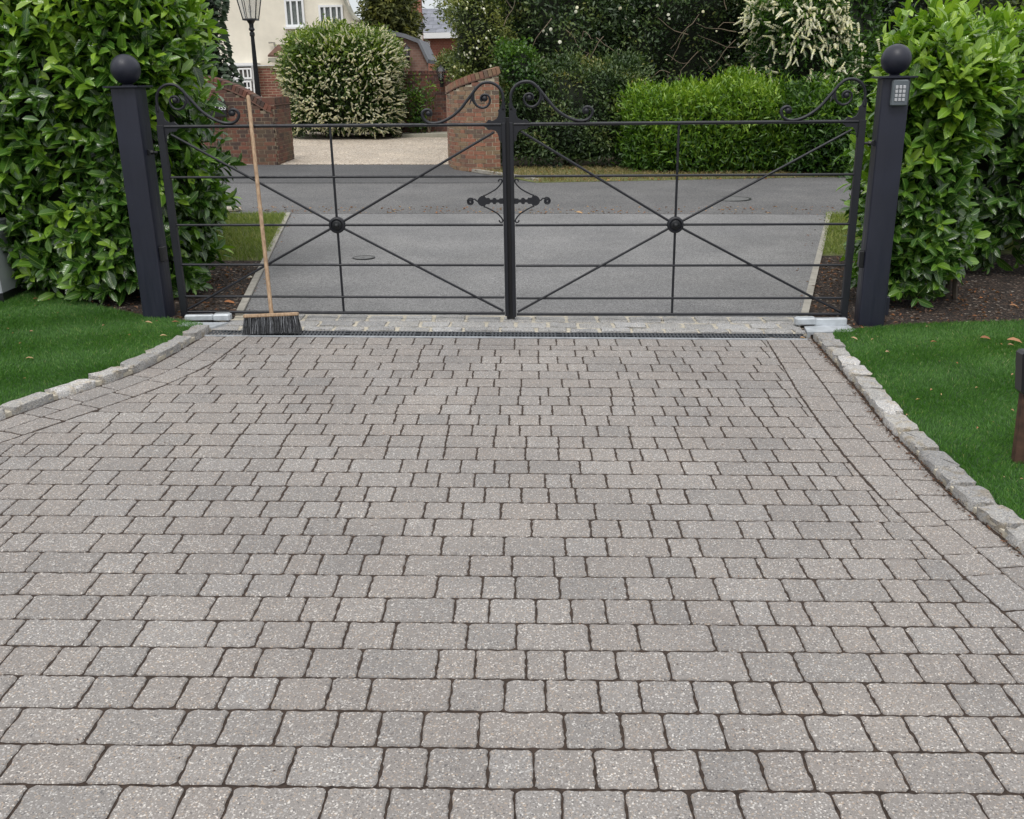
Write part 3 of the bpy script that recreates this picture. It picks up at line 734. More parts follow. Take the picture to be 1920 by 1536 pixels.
def surf(c, h, rz, n, faces, p=4., bump=.06, bs=3.0, zmin=None):
    """random points and normals on a lumpy superellipsoid with half sizes h"""
    c = np.array(c, float); h = np.array(h, float); out_p = []; ar = {'-y': h[0]*h[2], '+y': h[0]*h[2], '-x': h[1]*h[2], '+x': h[1]*h[2], '+z': h[0]*h[1]}
    tot = sum(ar[f]*w_ for f, w_ in faces.items()); Q = []
    for f, w_ in faces.items():
        k = int(n*ar[f]*w_/tot)+1; q = rng.uniform(-1, 1, (k, 3)); ax = 'xyz'.index(f[1]); q[:, ax] = 1 if f[0] == '+' else -1; Q.append(q)
    q = np.concatenate(Q); r = (np.abs(q)**p).sum(1)**(1/p); q = q/r[:, None]
    nr = np.sign(q)*np.abs(q)**(p-1)/h; nr = norm(nr); X = q*h
    bp = bump*(np.sin(X[:, 0]*bs+c[0])*np.cos(X[:, 2]*bs*1.3+1)+.6*np.sin(X[:, 1]*bs*1.7+X[:, 2]*bs*.8)+.5*np.sin(X[:, 0]*bs*2.3+X[:, 2]*bs*2.1+2))
    X = X+nr*bp[:, None]; ca, sa = math.cos(rz), math.sin(rz); Rm = np.array([[ca, -sa, 0], [sa, ca, 0], [0, 0, 1]])
    return X@Rm.T+c, nr@Rm.T, q
def core(c, h, rz, parent, p=4., k=.86, bump=.05, bs=3.):  # added dark hull, stands in for the shade seen between leaves
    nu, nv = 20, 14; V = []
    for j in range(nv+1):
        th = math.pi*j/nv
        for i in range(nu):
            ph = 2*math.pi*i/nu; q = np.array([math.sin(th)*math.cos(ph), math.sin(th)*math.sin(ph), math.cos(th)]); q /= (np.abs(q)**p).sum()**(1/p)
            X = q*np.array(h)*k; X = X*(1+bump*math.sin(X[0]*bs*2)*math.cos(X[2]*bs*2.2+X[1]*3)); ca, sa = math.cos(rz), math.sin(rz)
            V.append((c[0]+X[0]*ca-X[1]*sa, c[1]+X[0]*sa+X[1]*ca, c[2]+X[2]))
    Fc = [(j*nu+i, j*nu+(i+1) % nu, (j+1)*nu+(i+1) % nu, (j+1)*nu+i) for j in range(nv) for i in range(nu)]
    mb = MB(); mb.add(V, Fc); return mb.build('shade_core', M_core, parent, smooth=True)
def stems(parent, c, h, n=5, r=.02):
    mb = MB()
    for i in range(n):
        a = c[0]+R.uniform(-.6, .6)*h[0]; b_ = c[1]+R.uniform(-.5, .3)*h[1]; z0 = gz(a, b_)
        pts = [(a, b_, z0-.03)]+[(a+R.uniform(-.12, .12)*k, b_+R.uniform(-.1, .1)*k, z0+k*(c[2]-z0)*.5) for k in (1, 2)]
        mb.tube(pts, [r*1.3, r, r*.6], 6)
    return mb.build('stem', M_bark, parent)
def laurel(t, c, h, rz, n, faces, part_n, leafL=.155, p=4., bump=.06, toph=.5, mat=None, sub=1., seed=0, tonebase=.22, up=.35, extra=None, bs=3., shade=None):
    """shoots of 5-10 laurel leaves over the surface; the part_n nearest leaves become parts"""
    P, Nr, q = surf(c, h, rz, n, faces, p, bump, bs)
    if extra is not None: P = np.concatenate([P, extra[0]]); Nr = np.concatenate([Nr, extra[1]]); q = np.concatenate([q, extra[2]])
    n = len(P); P = P-Nr*rng.uniform(0, .16, n)[:, None]
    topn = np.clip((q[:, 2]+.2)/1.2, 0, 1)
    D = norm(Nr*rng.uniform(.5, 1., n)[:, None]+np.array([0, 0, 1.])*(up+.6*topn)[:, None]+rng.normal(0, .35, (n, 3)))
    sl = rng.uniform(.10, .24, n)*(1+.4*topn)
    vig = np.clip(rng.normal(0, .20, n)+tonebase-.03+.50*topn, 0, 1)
    aP, aA, aN, aL, aW, aT, aC = [], [], [], [], [], [], []
    ph0 = rng.uniform(0, 6.28, n); X = norm(np.cross(D, rng.normal(0, 1, (n, 3)))); Yv = np.cross(D, X)
    K = 8
    for k in range(K):
        f = k/(K-1); on = rng.random(n) < .9; m_ = on.sum()
        a = ph0+k*2.4; rad = X*np.cos(a)[:, None]+Yv*np.sin(a)[:, None]
        base = P+D*(sl*f)[:, None]
        spread = 1.15-.65*f; A = norm(rad*spread+D*(.35+.55*f)+np.array([0, 0, -.42])*(1-f)*(1-.6*topn)[:, None]+rng.normal(0, .12, (n, 3)))
        Nn = norm(D*1.2+np.array([0, 0, .9])+Nr*.5-A*.2+rng.normal(0, .2, (n, 3)))
        L = leafL*(1.08-.38*f**2)*rng.uniform(.6, 1.25, n); W = L*rng.uniform(.38, .52, n)
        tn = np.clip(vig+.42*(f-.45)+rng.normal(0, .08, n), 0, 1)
        aP.append(base[on]); aA.append(A[on]); aN.append(Nn[on]); aL.append(L[on]); aW.append(W[on]); aT.append(tn[on]); aC.append(rng.uniform(.0, .28, n)[on])
    P_, A_, N_, L_, W_, T_, C_ = map(np.concatenate, (aP, aA, aN, aL, aW, aT, aC))
    gzz = GA*P_[:, 0]+GB*P_[:, 1]; k = P_[:, 2]+np.minimum(A_[:, 2]*L_, 0) > gzz+.03
    P_, A_, N_, L_, W_, T_, C_ = (v[k] for v in (P_, A_, N_, L_, W_, T_, C_))
    idx = np.zeros(len(P_), bool)
    if part_n:
        d = P_-np.array([0, 0, CH]); z = d@FW; sx = 960+F*(d@RT)/z; sy = 768-F*(d@UP)/z
        vis = (sx > 5) & (sx < 1915) & (sy > 5) & (sy < 640)
        face = np.abs(np.sum(norm(N_)*norm(-d), 1)); score = L_*W_*face/z**2*vis
        pen = np.where(vis, np.linalg.norm(d, axis=1), 99); near = pen < np.quantile(pen[vis], .45) if vis.any() else vis
        idx[np.argsort(-(score*near))[:part_n]] = True
    V, T, U, tn = leaf_geo(*(v[~idx] for v in (P_, A_, N_, L_, W_, T_)), C_[~idx])
    base = np.array(BASE[t.name].translation)
    o = link('foliage', rawmesh('foliage', V-base, T, mat or M_laurel, True, U, tn), t, BASE[t.name]); o['kind'] = 'stuff'
    if part_n:
        for i in np.where(idx)[0]:
            key = (min(4, int(T_[i]*5)), R.randrange(2)); me = LEAFS.get(key)
            if me is None:
                v, tt, u_, tv = leaf_geo(np.zeros((1, 3)), np.array([[0, 1., 0]]), np.array([[0, 0, 1.]]), np.array([1.]), np.array([.38]), np.array([(key[0]+.5)/5]), np.array([.08+.12*key[1]]))
                me = LEAFS[key] = rawmesh('leaf', v, tt, M_laurel, True, u_, tv)
            A = norm(A_[i][None])[0]; Nn = N_[i]-A*(A@N_[i]); Nn = Nn/np.linalg.norm(Nn); B = np.cross(A, Nn)
            mm = Matrix((Vector(B), Vector(A), Vector(Nn))).transposed().to_4x4(); mm.translation = Vector(P_[i])
            link('leaf', me, t, mm @ Matrix.Diagonal((L_[i]*W_[i]/L_[i]/.38, L_[i], L_[i], 1)))
LEAFS = {}
def hedge_thing(name, c, h, rz, label, cat, group=None):
    return thing(name, (c[0], c[1], gz(c[0], c[1])), label, cat, group)

# left near laurel: long body running back beside the verge
c, h, rz = (-3.82, 8.40, 1.40), (1.35, .55, 1.42), -.30
t = hedge_thing('laurel_hedge', c, h, rz, 'big glossy cherry laurel hedge behind the left gate post', 'hedge')
cb, hb_, rzb = (-3.88, 9.85, 1.22), (.66, 1.95, 1.10), .27
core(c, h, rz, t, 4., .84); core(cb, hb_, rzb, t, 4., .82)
mb = MB()
for i in range(12):
    a = R.uniform(-4.3, -2.8); y_ = 7.9+(-2.8-a)*.3+R.uniform(0, .3); z0 = gz(a, y_); mb.tube([(a, y_, z0-.03), (a+R.uniform(-.1, .1), y_, z0+.3), (a+R.uniform(-.25, .25), y_+.1, z0+.8)], [.022, .017, .01], 6)
mb.build('stem', M_bark, t)
laurel(t, c, h, rz, 1900, {'-y': 1.2, '+x': 1., '+z': .5, '-x': .5}, 298, p=3.6, bump=.08, tonebase=.21)
laurel(t, cb, hb_, rzb, 1250, {'+x': 1.1, '-y': .3, '+z': .5}, 0, p=5., bump=.07, tonebase=.24)
# right near laurel
c2, h2, rz2 = (3.34, 8.05, .98), (.30, .55, 1.0), -.32
t = hedge_thing('laurel_hedge', c2, h2, rz2, 'bright green cherry laurel behind the right gate post and its keypad', 'hedge')
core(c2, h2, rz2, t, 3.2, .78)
mb = MB()
for i in range(7):
    a = R.uniform(3.0, 3.8); y_ = R.uniform(7.75, 8.2); z0 = gz(a, y_); mb.tube([(a, y_, z0-.03), (a+R.uniform(-.1, .1), y_, z0+.3), (a+R.uniform(-.25, .25), y_+.1, z0+.8)], [.022, .017, .01], 6)
mb.build('stem', M_bark, t)
laurel(t, c2, h2, rz2, 880, {'-y': 1.3, '-x': .7, '+x': .7, '+z': .8}, 298, p=4., bump=.08, tonebase=.27)
# its continuation along the right verge
c3, h3, rz3 = (5.0, 10.5, 1.05), (.75, 1.9, 1.0), -.30
t = hedge_thing('laurel_hedge', c3, h3, rz3, 'run of darker laurel leading back to the road on the right of the apron', 'hedge')
core(c3, h3, rz3, t, 4., .85)
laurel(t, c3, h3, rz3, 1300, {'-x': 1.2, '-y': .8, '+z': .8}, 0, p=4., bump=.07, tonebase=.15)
# laurel at the right edge of the frame
c4, h4, rz4 = (6.35, 11.0, .94), (1.2, 1.0, .98), 0
t = hedge_thing('laurel_hedge', c4, h4, rz4, 'shaded laurel with pale leafy top at the right edge of the picture', 'hedge')
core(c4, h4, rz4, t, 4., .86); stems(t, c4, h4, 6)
laurel(t, c4, h4, rz4, 520, {'-y': .45, '-x': .6, '+z': 1.6}, 0, p=4., bump=.1, tonebase=.0, up=.1)

# ------------------------------------------------------------------ generic shrubs and trees (small leaves)
def foliage(parent, c, h, rz, n, size, mat, faces, p=3., bump=.15, bs=2., depth=.45, aspect=.42, tonebase=.35, tonetop=.25, up=.3, clump=0, name='foliage', droop=0):
    P, Nr, q = surf(c, h, rz, n, faces, p, bump, bs); n = len(P)
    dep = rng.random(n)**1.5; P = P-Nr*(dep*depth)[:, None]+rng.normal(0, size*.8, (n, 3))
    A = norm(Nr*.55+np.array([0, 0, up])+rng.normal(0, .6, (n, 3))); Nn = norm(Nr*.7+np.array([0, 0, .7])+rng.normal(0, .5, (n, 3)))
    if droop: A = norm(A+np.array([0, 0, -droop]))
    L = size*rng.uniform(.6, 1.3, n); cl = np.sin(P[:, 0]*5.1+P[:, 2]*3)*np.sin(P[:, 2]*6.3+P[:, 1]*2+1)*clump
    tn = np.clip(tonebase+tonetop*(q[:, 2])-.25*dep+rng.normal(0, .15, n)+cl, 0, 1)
    k = P[:, 2] > GA*P[:, 0]+GB*P[:, 1]+.02
    P, A, Nn, L, tn = P[k], A[k], Nn[k], L[k], tn[k]
    V, T, U, tv = leaf_geo(P, A, Nn, L, L*aspect, tn, np.full(len(P), .1), 1)
    base = np.array(BASE[parent.name].translation)
    o = link(name, rawmesh(name, V-base, T, mat, False, U, tv), parent, BASE[parent.name]); o['kind'] = 'stuff'; return o
def from_px(x0, x1, yt, Y, dep, base=None):
    """half sizes and centre of a plant whose picture box is x0..x1, top yt, standing at depth Y"""
    xm = (x0+x1)/2; a, b_ = at(x0, 300, Y), at(x1, 300, Y); zt = at(xm, yt, Y)[2]; X = (a[0]+b_[0])/2; zb = gz(X, Y)
    return (X, Y+dep, (zt+zb)/2-.03), (abs(b_[0]-a[0])/2, dep, (zt-zb)/2+.03)
FR = {'-y': 1., '-x': .6, '+x': .6, '+z': .8}
def spikes(parent, c, h, rz, n, size, p, bump, bs, region=None, name='flower_spike', direction=(0, 0, .12), lift=.03, maxparts=290, fan=0):
    P, Nr, q = surf(c, h, rz, n, {'-y': 1., '-x': .5, '+x': .5, '+z': .3}, p, bump, bs)
    if region is not None: k = region(P, q); P, Nr = P[k], Nr[k]
    if fan:
        P = np.repeat(P, fan, 0)+rng.normal(0, .09, (len(P)*fan, 3)); Nr = norm(np.repeat(Nr*.5+rng.normal(0, .55, Nr.shape), fan, 0))
    P = P+Nr*lift; mlist = []
    for v in range(3):
        mb = MB(); rr = []
        for k in range(6): mb.tube([(0, 0, k/6), (0, 0, (k+.55)/6), (0, 0, (k+.98)/6)], [.09*(1-k/9), .165*(1-k/9.5)*R.uniform(.8, 1.1), .09*(1-k/8)], 5)
        V = np.array(mb.v); V[:, 0] += .12*(V[:, 2]**2)*(v-1); mlist.append(rawmesh(name, V, mb.f, M_flow, tone=np.full(len(V), .35+.25*v)))
    ds = np.linalg.norm(P-np.array([0, 0, CH]), axis=1); order = np.argsort(ds)[:maxparts]
    restm = MB(); order = np.argsort(ds)
    for cnt, i in enumerate(order):
        d = Vector(norm((Nr[i]*1.0+np.array(direction)+rng.normal(0, .35, 3))[None])[0]); qn = d.to_track_quat('Z', 'Y').to_matrix().to_4x4()
        s = size*R.uniform(.65, 1.2); qn.translation = Vector(P[i]); ms = R.choice(mlist); Mq = qn @ Matrix.Diagonal((s, s, s, 1))
        if cnt < maxparts: link(name, ms, parent, Mq)
        else: restm.add([Mq@v.co for v in ms.vertices], [tuple(f.vertices) for f in ms.polygons])
    if restm.v:
        o = restm.build('flower_spikes', M_flow, parent); o['kind'] = 'stuff'; at_ = o.data.attributes.new('tone', 'FLOAT', 'POINT'); at_.data.foreach_set('value', np.full(len(restm.v), .6, dtype=np.float32))

# big clipped flowering laurel on the gravel
c, h = from_px(530, 744, 52, 25.2, 1.5)
t = hedge_thing('flowering_laurel_bush', c, h, 0, 'large clipped laurel bush covered in cream flower spikes on the gravel', 'bush')
core(c, h, .1, t, 3.6, .88)
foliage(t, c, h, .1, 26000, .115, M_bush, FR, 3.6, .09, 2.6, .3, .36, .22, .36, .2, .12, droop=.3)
spikes(t, c, h, .1, 2000, .165, 3.6, .09, 2.6, lambda P, q: ((q[:, 2] < .55) | (rng.random(len(q)) < .45)) & ((q[:, 0] > -.35) | (q[:, 2] < .15) | (rng.random(len(q)) < .25)))
# conifer behind
c, h = from_px(706, 776, -110, 38, 1.6); c = (c[0], c[1], c[2]+1.2); h = (h[0], h[1], h[2]-.8)
t = hedge_thing('conifer_tree', c, h, 0, 'golden green conifer rising behind the curved garage roof', 'tree')
core(c, h, 0, t, 2.4, .8); foliage(t, c, h, 0, 16000, .24, M_conif, FR, 2.4, .22, 2.2, .7, .35, .4, .1, .1, .35, name='crown', droop=.2)
mb = MB(); mb.tube([(c[0], c[1], gz(c[0], c[1])-.1), (c[0], c[1], c[2])], [.16, .08], 8); mb.build('trunk', M_bark, t)
# dark ivy column behind the left wall
c, h = from_px(352, 420, -60, 20.6, .5)
t = hedge_thing('ivy_tree', c, h, 0, 'dark ivy clad tree standing between the left hedge and the lamp post', 'tree')
core(c, h, 0, t, 3., .86); foliage(t, c, h, 0, 12000, .085, M_dark2, FR, 3., .10, 3.4, .25, .7, .3, .1, .0, .12, name='crown')
P, Nr, q = surf(c, h, 0, 500, {'+x': 1}, 3., .1, 3.4); P = P+np.array([.12, 0, 0]); k = rng.random(len(P)) < .5
V, T, U, tv = leaf_geo(P[k], norm(np.array([.9, 0, -.35])+rng.normal(0, .3, (k.sum(), 3))), np.tile([0, -.8, .6], (k.sum(), 1)), np.full(k.sum(), .14), np.full(k.sum(), .10), np.full(k.sum(), .8), np.full(k.sum(), .1), 1)
o = link('ivy_leaves', rawmesh('ivy_leaves', V-np.array(BASE[t.name].translation), T, M_dark2, False, U, tv), t, BASE[t.name]); o['kind'] = 'stuff'
mb = MB(); mb.tube([(c[0], c[1], gz(c[0], c[1])-.1), (c[0], c[1], c[2])], [.14, .08], 8); mb.build('trunk', M_bark, t)
# variegated shrub with white flowers over the right wall
c, h = from_px(850, 955, -30, 19.6, .9); c = (c[0], c[1], c[2]+.75); h = (h[0]*1.02, h[1], h[2]-.55)
t = hedge_thing('variegated_shrub', c, h, 0, 'yellow green shrub with small white flowers hanging over the curved brick wall', 'shrub')
core(c, h, 0, t, 2.6, .78); foliage(t, c, h, 0, 12000, .07, M_olive, FR, 2.6, .16, 3.2, .35, .5, .4, .15, .1, .28)
mb = MB()
for i in range(5): mb.tube([(c[0]+R.uniform(-.1, .1), c[1], gz(c[0], c[1])-.05), (c[0]+R.uniform(-.3, .3), c[1]-.1, c[2]-.3), (c[0]+R.uniform(-.6, .6), c[1]-.3, c[2]+.5)], [.04, .03, .012], 6)
mb.build('stem', M_bark, t)
def blossoms(parent, c, h, rz, n, r, p, bump, bs, region, name='blossom'):
    P, Nr, q = surf(c, h, rz, n, {'-y': 1}, p, bump, bs); k = region(P, q); P = P[k]+Nr[k]*.05
    mb = MB(); mb.lathe((0, 0, 0), [(.25, -.25), (.9, .0), (1., .28), (.35, .45)], 7); me = rawmesh(name, mb.v, mb.f, M_flow, tone=np.full(len(mb.v), 1.))
    for i in range(len(P)):
        qn = Vector(norm((Nr[0]+rng.normal(0, .3, 3))[None])[0]).to_track_quat('Z', 'Y').to_matrix().to_4x4(); qn.translation = Vector(P[i]); s = r*R.uniform(.6, 1.1); link(name, me, parent, qn@Matrix.Diagonal((s, s, s, 1)))
blossoms(t, c, h, 0, 70, .028, 2.6, .16, 3.2, lambda P, q: q[:, 0] < .45)

# dark mixed evergreens behind the far hedge
DG = 'dark evergreens behind the far verge'
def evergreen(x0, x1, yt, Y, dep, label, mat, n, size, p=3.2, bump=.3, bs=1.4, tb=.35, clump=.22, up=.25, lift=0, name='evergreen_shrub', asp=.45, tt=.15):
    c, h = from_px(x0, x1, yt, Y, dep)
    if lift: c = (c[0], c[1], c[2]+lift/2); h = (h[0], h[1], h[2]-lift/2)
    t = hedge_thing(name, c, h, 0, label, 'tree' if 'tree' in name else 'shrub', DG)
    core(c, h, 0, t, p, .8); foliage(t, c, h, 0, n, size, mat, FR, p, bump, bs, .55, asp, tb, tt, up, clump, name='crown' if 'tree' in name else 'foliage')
    mb = MB(); mb.tube([(c[0], c[1]-.2, gz(c[0], c[1])-.1), (c[0]+.1, c[1]-.2, c[2])], [.13, .06], 7); mb.build('trunk', M_bark, t); return t, c, h
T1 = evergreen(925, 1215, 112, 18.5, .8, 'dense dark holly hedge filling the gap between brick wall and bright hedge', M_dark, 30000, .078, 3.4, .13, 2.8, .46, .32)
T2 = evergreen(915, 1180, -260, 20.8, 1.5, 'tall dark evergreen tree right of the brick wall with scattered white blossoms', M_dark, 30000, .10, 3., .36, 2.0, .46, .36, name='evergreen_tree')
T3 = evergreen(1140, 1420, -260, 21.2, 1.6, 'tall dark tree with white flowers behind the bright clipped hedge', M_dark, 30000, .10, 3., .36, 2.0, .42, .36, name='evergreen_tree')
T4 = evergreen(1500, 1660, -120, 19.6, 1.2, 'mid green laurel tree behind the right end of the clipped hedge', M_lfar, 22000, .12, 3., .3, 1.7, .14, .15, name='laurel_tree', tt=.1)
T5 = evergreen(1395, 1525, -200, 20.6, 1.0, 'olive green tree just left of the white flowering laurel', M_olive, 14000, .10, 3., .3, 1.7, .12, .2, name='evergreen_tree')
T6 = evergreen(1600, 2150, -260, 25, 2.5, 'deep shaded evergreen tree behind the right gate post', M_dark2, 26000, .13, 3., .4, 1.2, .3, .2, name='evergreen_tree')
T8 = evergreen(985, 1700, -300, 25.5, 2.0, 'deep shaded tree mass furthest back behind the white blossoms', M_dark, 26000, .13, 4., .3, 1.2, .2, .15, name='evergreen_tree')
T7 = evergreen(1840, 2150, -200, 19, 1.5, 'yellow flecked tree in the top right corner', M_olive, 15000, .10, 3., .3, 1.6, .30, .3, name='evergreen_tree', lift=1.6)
for (t_, c, h), nn_, seedx in ((T2, 40, 0), (T3, 70, 1)):
    blossoms(t_, c, h, 0, nn_, .035, 3., .34, 1.7, lambda P, q: (P[:, 2] > 1.9) & (P[:, 2] < 3.7))
# small patch of fresh ivy over the end of the wall
c, h = from_px(940, 1010, 95, 18.4, .35); c = (c[0], c[1], c[2]+.75); h = (h[0], h[1], .45)
t = hedge_thing('ivy_clump', c, h, 0, 'clump of fresh green ivy spilling over the right end of the brick wall', 'ivy')
foliage(t, c, h, 0, 2600, .06, M_lfar, FR, 2.4, .1, 4, .3, .8, .15, .2, .2, .1); core(c, h, 0, t, 2.4, .7)
# bare twigs among the dark trees
mb = MB()
for i in range(26):
    x_, y_ = R.uniform(930, 1420), R.uniform(10, 150); a = at(x_, y_, 19.2+R.uniform(0, .5)); pts = [a]; d = np.array([R.uniform(-1, 1), R.uniform(-.2, .2), R.uniform(-1.2, .6)])
    for k in range(5): d = norm((d+rng.normal(0, .35, 3)*np.array([1, .4, 1]))[None])[0]; pts.append(pts[-1]+d*R.uniform(.08, .2))
    mb.tube(pts, [.008, .007, .006, .005, .004, .003], 4)
o = mb.build('twigs', M_twig, T2[0]); o['kind'] = 'stuff'
# bright clipped laurel hedge on the far verge
c, h = from_px(1174, 1556, 168, 17.7, .9)
t = hedge_thing('clipped_hedge', c, h, 0, 'bright yellow green clipped laurel hedge across the road', 'hedge')
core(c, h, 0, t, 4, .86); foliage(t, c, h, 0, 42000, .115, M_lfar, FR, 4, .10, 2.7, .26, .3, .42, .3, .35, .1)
P, Nr, q = surf(c, h, 0, 3200, {'+z': 1, '-y': .6}, 4, .10, 2.7); 
V, T, U, tv = leaf_geo(P, norm(np.array([0, -.3, 1.])+rng.normal(0, .35, (len(P), 3))), Nr+rng.normal(0, .5, (len(P), 3)), rng.uniform(.07, .15, len(P)), np.full(len(P), .035), rng.uniform(.6, 1, len(P)), np.full(len(P), .1), 1)
o = link('shoots', rawmesh('shoots', V-np.array(BASE[t.name].translation), T, M_lfar, False, U, tv), t, BASE[t.name]); o['kind'] = 'stuff'
c, h = from_px(1490, 1615, 175, 17.2, .7)
t = hedge_thing('clipped_hedge', c, h, 0, 'darker right hand end of the far hedge beside the gate post', 'hedge')
core(c, h, 0, t, 3, .84); foliage(t, c, h, 0, 12000, .12, M_lfar, FR, 3, .12, 3.0, .25, .34, .20, .15, .2, .15)
# laurel with drooping white racemes
c, h = from_px(1425, 1600, -40, 18.4, .75); c = (c[0], c[1], c[2]+.45); h = (h[0], h[1], h[2]-.5)
t = hedge_thing('flowering_laurel_tree', c, h, 0, 'laurel hung with drooping cream flower spikes above the clipped hedge', 'tree')
core(c, h, 0, t, 2.6, .75); foliage(t, c, h, 0, 9000, .12, M_lfar, FR, 2.6, .2, 2.6, .4, .34, .12, .2, .1, .15, name='crown')
mb = MB(); mb.tube([(c[0], c[1], gz(c[0], c[1])-.1), (c[0]+.1, c[1], c[2])], [.1, .05], 7); mb.build('trunk', M_bark, t)
spikes(t, c, h, 0, 100, .19, 2.6, .2, 2.6, None, direction=(-.35, -.2, -.9), lift=.08, maxparts=290, fan=7)
# hedge behind the back wall and small climber in front of it
c, h = from_px(822, 900, 100, 33, .8); t = hedge_thing('garden_hedge', c, h, 0, 'dark green hedge behind the back wall below the far brick house', 'hedge')
core(c, h, 0, t, 4, .9); foliage(t, c, h, 0, 5000, .12, M_dark, FR, 4, .08, 3, .2, .4, .7, .2, .2, .1)
c, h = from_px(760, 812, 158, 26.4, .3); t = hedge_thing('climbing_shrub', c, h, 0, 'loose leafy shrub climbing the dark wall beside the flowering laurel', 'shrub')
foliage(t, c, h, 0, 1100, .10, M_lfar, FR, 2.4, .15, 3, .5, .42, .22, .25, .2, .2)
mb = MB()
for i in range(9): a = c[0]+R.uniform(-.4, .4); mb.tube([(a, c[1], gz(a, c[1])), (a+R.uniform(-.1, .1), c[1], c[2]), (a+R.uniform(-.2, .2), c[1]-.1, c[2]+h[2])], [.014, .011, .006], 5)
mb.build('stem', M_twig, t)

# ------------------------------------------------------------------ brick walls
def brick_mesh(mat, w_=.219, hgt=.0605, d=.10):
    mb = MB(); mb.box((0, 0, 0), (w_/2, d/2, hgt/2), 0, 0); return rawmesh('brick', mb.v, mb.f, mat)
def brick_wall(t, path, base, top, mat, mort, thick=.215, ch=.073, proud=.006, maxp=280, coping=None, seed=1, cop_h=.11):
    """path: list of xy (front face line, left to right seen from the camera); top: function of distance -> z"""
    rr = random.Random(seed); P = np.array(path, float)
    if len(P) > 3:
        dq = np.r_[0, np.cumsum(np.linalg.norm(np.diff(P, axis=0), axis=1))]; tq = np.linspace(0, dq[-1], 60); P = np.c_[np.interp(tq, dq, P[:, 0]), np.interp(tq, dq, P[:, 1])]
        for _ in range(30): P[1:-1] = (P[:-2]+2*P[1:-1]+P[2:])/4
    pass; d = np.r_[0, np.cumsum(np.linalg.norm(np.diff(P, axis=0), axis=1))]; L = d[-1]
    def pt(s, off=0):
        s = min(max(s, 0), L); p = np.array([np.interp(s, d, P[:, 0]), np.interp(s, d, P[:, 1])]); i = min(max(int(np.searchsorted(d, s))-1, 0), len(P)-2); tt = norm((P[i+1]-P[i])[None])[0]
        nn = np.array([tt[1], -tt[0]]); return p+nn*off, math.atan2(tt[1], tt[0])
    nseg = max(6, int(L/.12)); mb = MB()
    for i in range(nseg):
        s0, s1 = L*i/nseg, L*(i+1)/nseg; q = [pt(s0)[0], pt(s1)[0], pt(s1, -thick)[0], pt(s0, -thick)[0]]; tz = min(top(s0), top(s1))
        mb.slab([tuple(p) for p in q], lambda x, y: base, lambda x, y: tz)
    mb.build('wall_core', mort, t)
    me = brick_mesh(mat); me_h = brick_mesh(mat, .101); B = []; k = 0; z = base+.004
    while z+ch < max(top(s) for s in np.linspace(0, L, 30))+.01:
        s = -(.174 if k % 2 else .0); j = 0
        while s < L:
            wdt = (.2185 if j % 2 else .101); s1 = s+wdt; a, b_ = max(s, 0), min(s1, L)
            if b_-a > .02 and top((a+b_)/2) > z+ch-.01: B.append(((a+b_)/2, b_-a, z, j % 2))
            s = s1+.014; j += 1
        z += ch; k += 1
    rest = MB(); rr.shuffle(B) if False else None
    # nearest the camera axis first; the rest joined
    for i, (s, wd, z, st) in enumerate(B):
        p, an = pt(s, proud-.05+rr.uniform(-.0015, .0015)); M = Matrix.Translation((p[0], p[1], z+.032)) @ Matrix.Rotation(an, 4, 'Z') @ Matrix.Diagonal((wd/(.219 if st else .101), 1, 1, 1))
        if i < maxp: link('brick', me if st else me_h, t, M)
        else:
            src = me if st else me_h; rest.add([M@v.co for v in src.vertices], [tuple(f.vertices) for f in src.polygons])
    if rest.v: rest.build('brickwork', mat, t)['kind'] = 'stuff'
    # thin projecting creasing course and a row of soldier bricks on top
    cm = brick_mesh(mat, .066, cop_h, thick+.02); s = .0
    mb = MB(); n = max(4, int(L/.1))
    for i in range(n):
        s0, s1 = L*i/n, L*(i+1)/n; q0, _ = pt(s0, .022); q1, _ = pt(s1, .022); r0, _ = pt(s0, -thick-.02); r1, _ = pt(s1, -thick-.02)
        mb.add([(q0[0], q0[1], top(s0)), (q1[0], q1[1], top(s1)), (r1[0], r1[1], top(s1)), (r0[0], r0[1], top(s0)), (q0[0], q0[1], top(s0)+.022), (q1[0], q1[1], top(s1)+.022), (r1[0], r1[1], top(s1)+.022), (r0[0], r0[1], top(s0)+.022)],
               [(0, 3, 2, 1), (4, 5, 6, 7), (0, 1, 5, 4), (2, 3, 7, 6), (0, 4, 7, 3), (1, 2, 6, 5)])
    mb.build('creasing_course', M_tile, t)
    s = .035
    while s < L:
        p, an = pt(s, -(thick+.02)/2+.012); sl_ = math.atan2(top(min(s+.05, L))-top(max(s-.05, 0)), min(s+.05, L)-max(s-.05, 0))
        M = Matrix.Translation((p[0], p[1], top(s)+.022+cop_h/2*math.cos(sl_)+.004)) @ Matrix.Rotation(an, 4, 'Z') @ Matrix.Rotation(-sl_, 4, 'Y') @ Matrix.Diagonal((1, 1, rr.uniform(.97, 1.03), 1))
        link('coping_brick', cm, t, M); s += .076*math.cos(sl_)
def zpx(x, y, Y): return at(x, y, Y)[2]
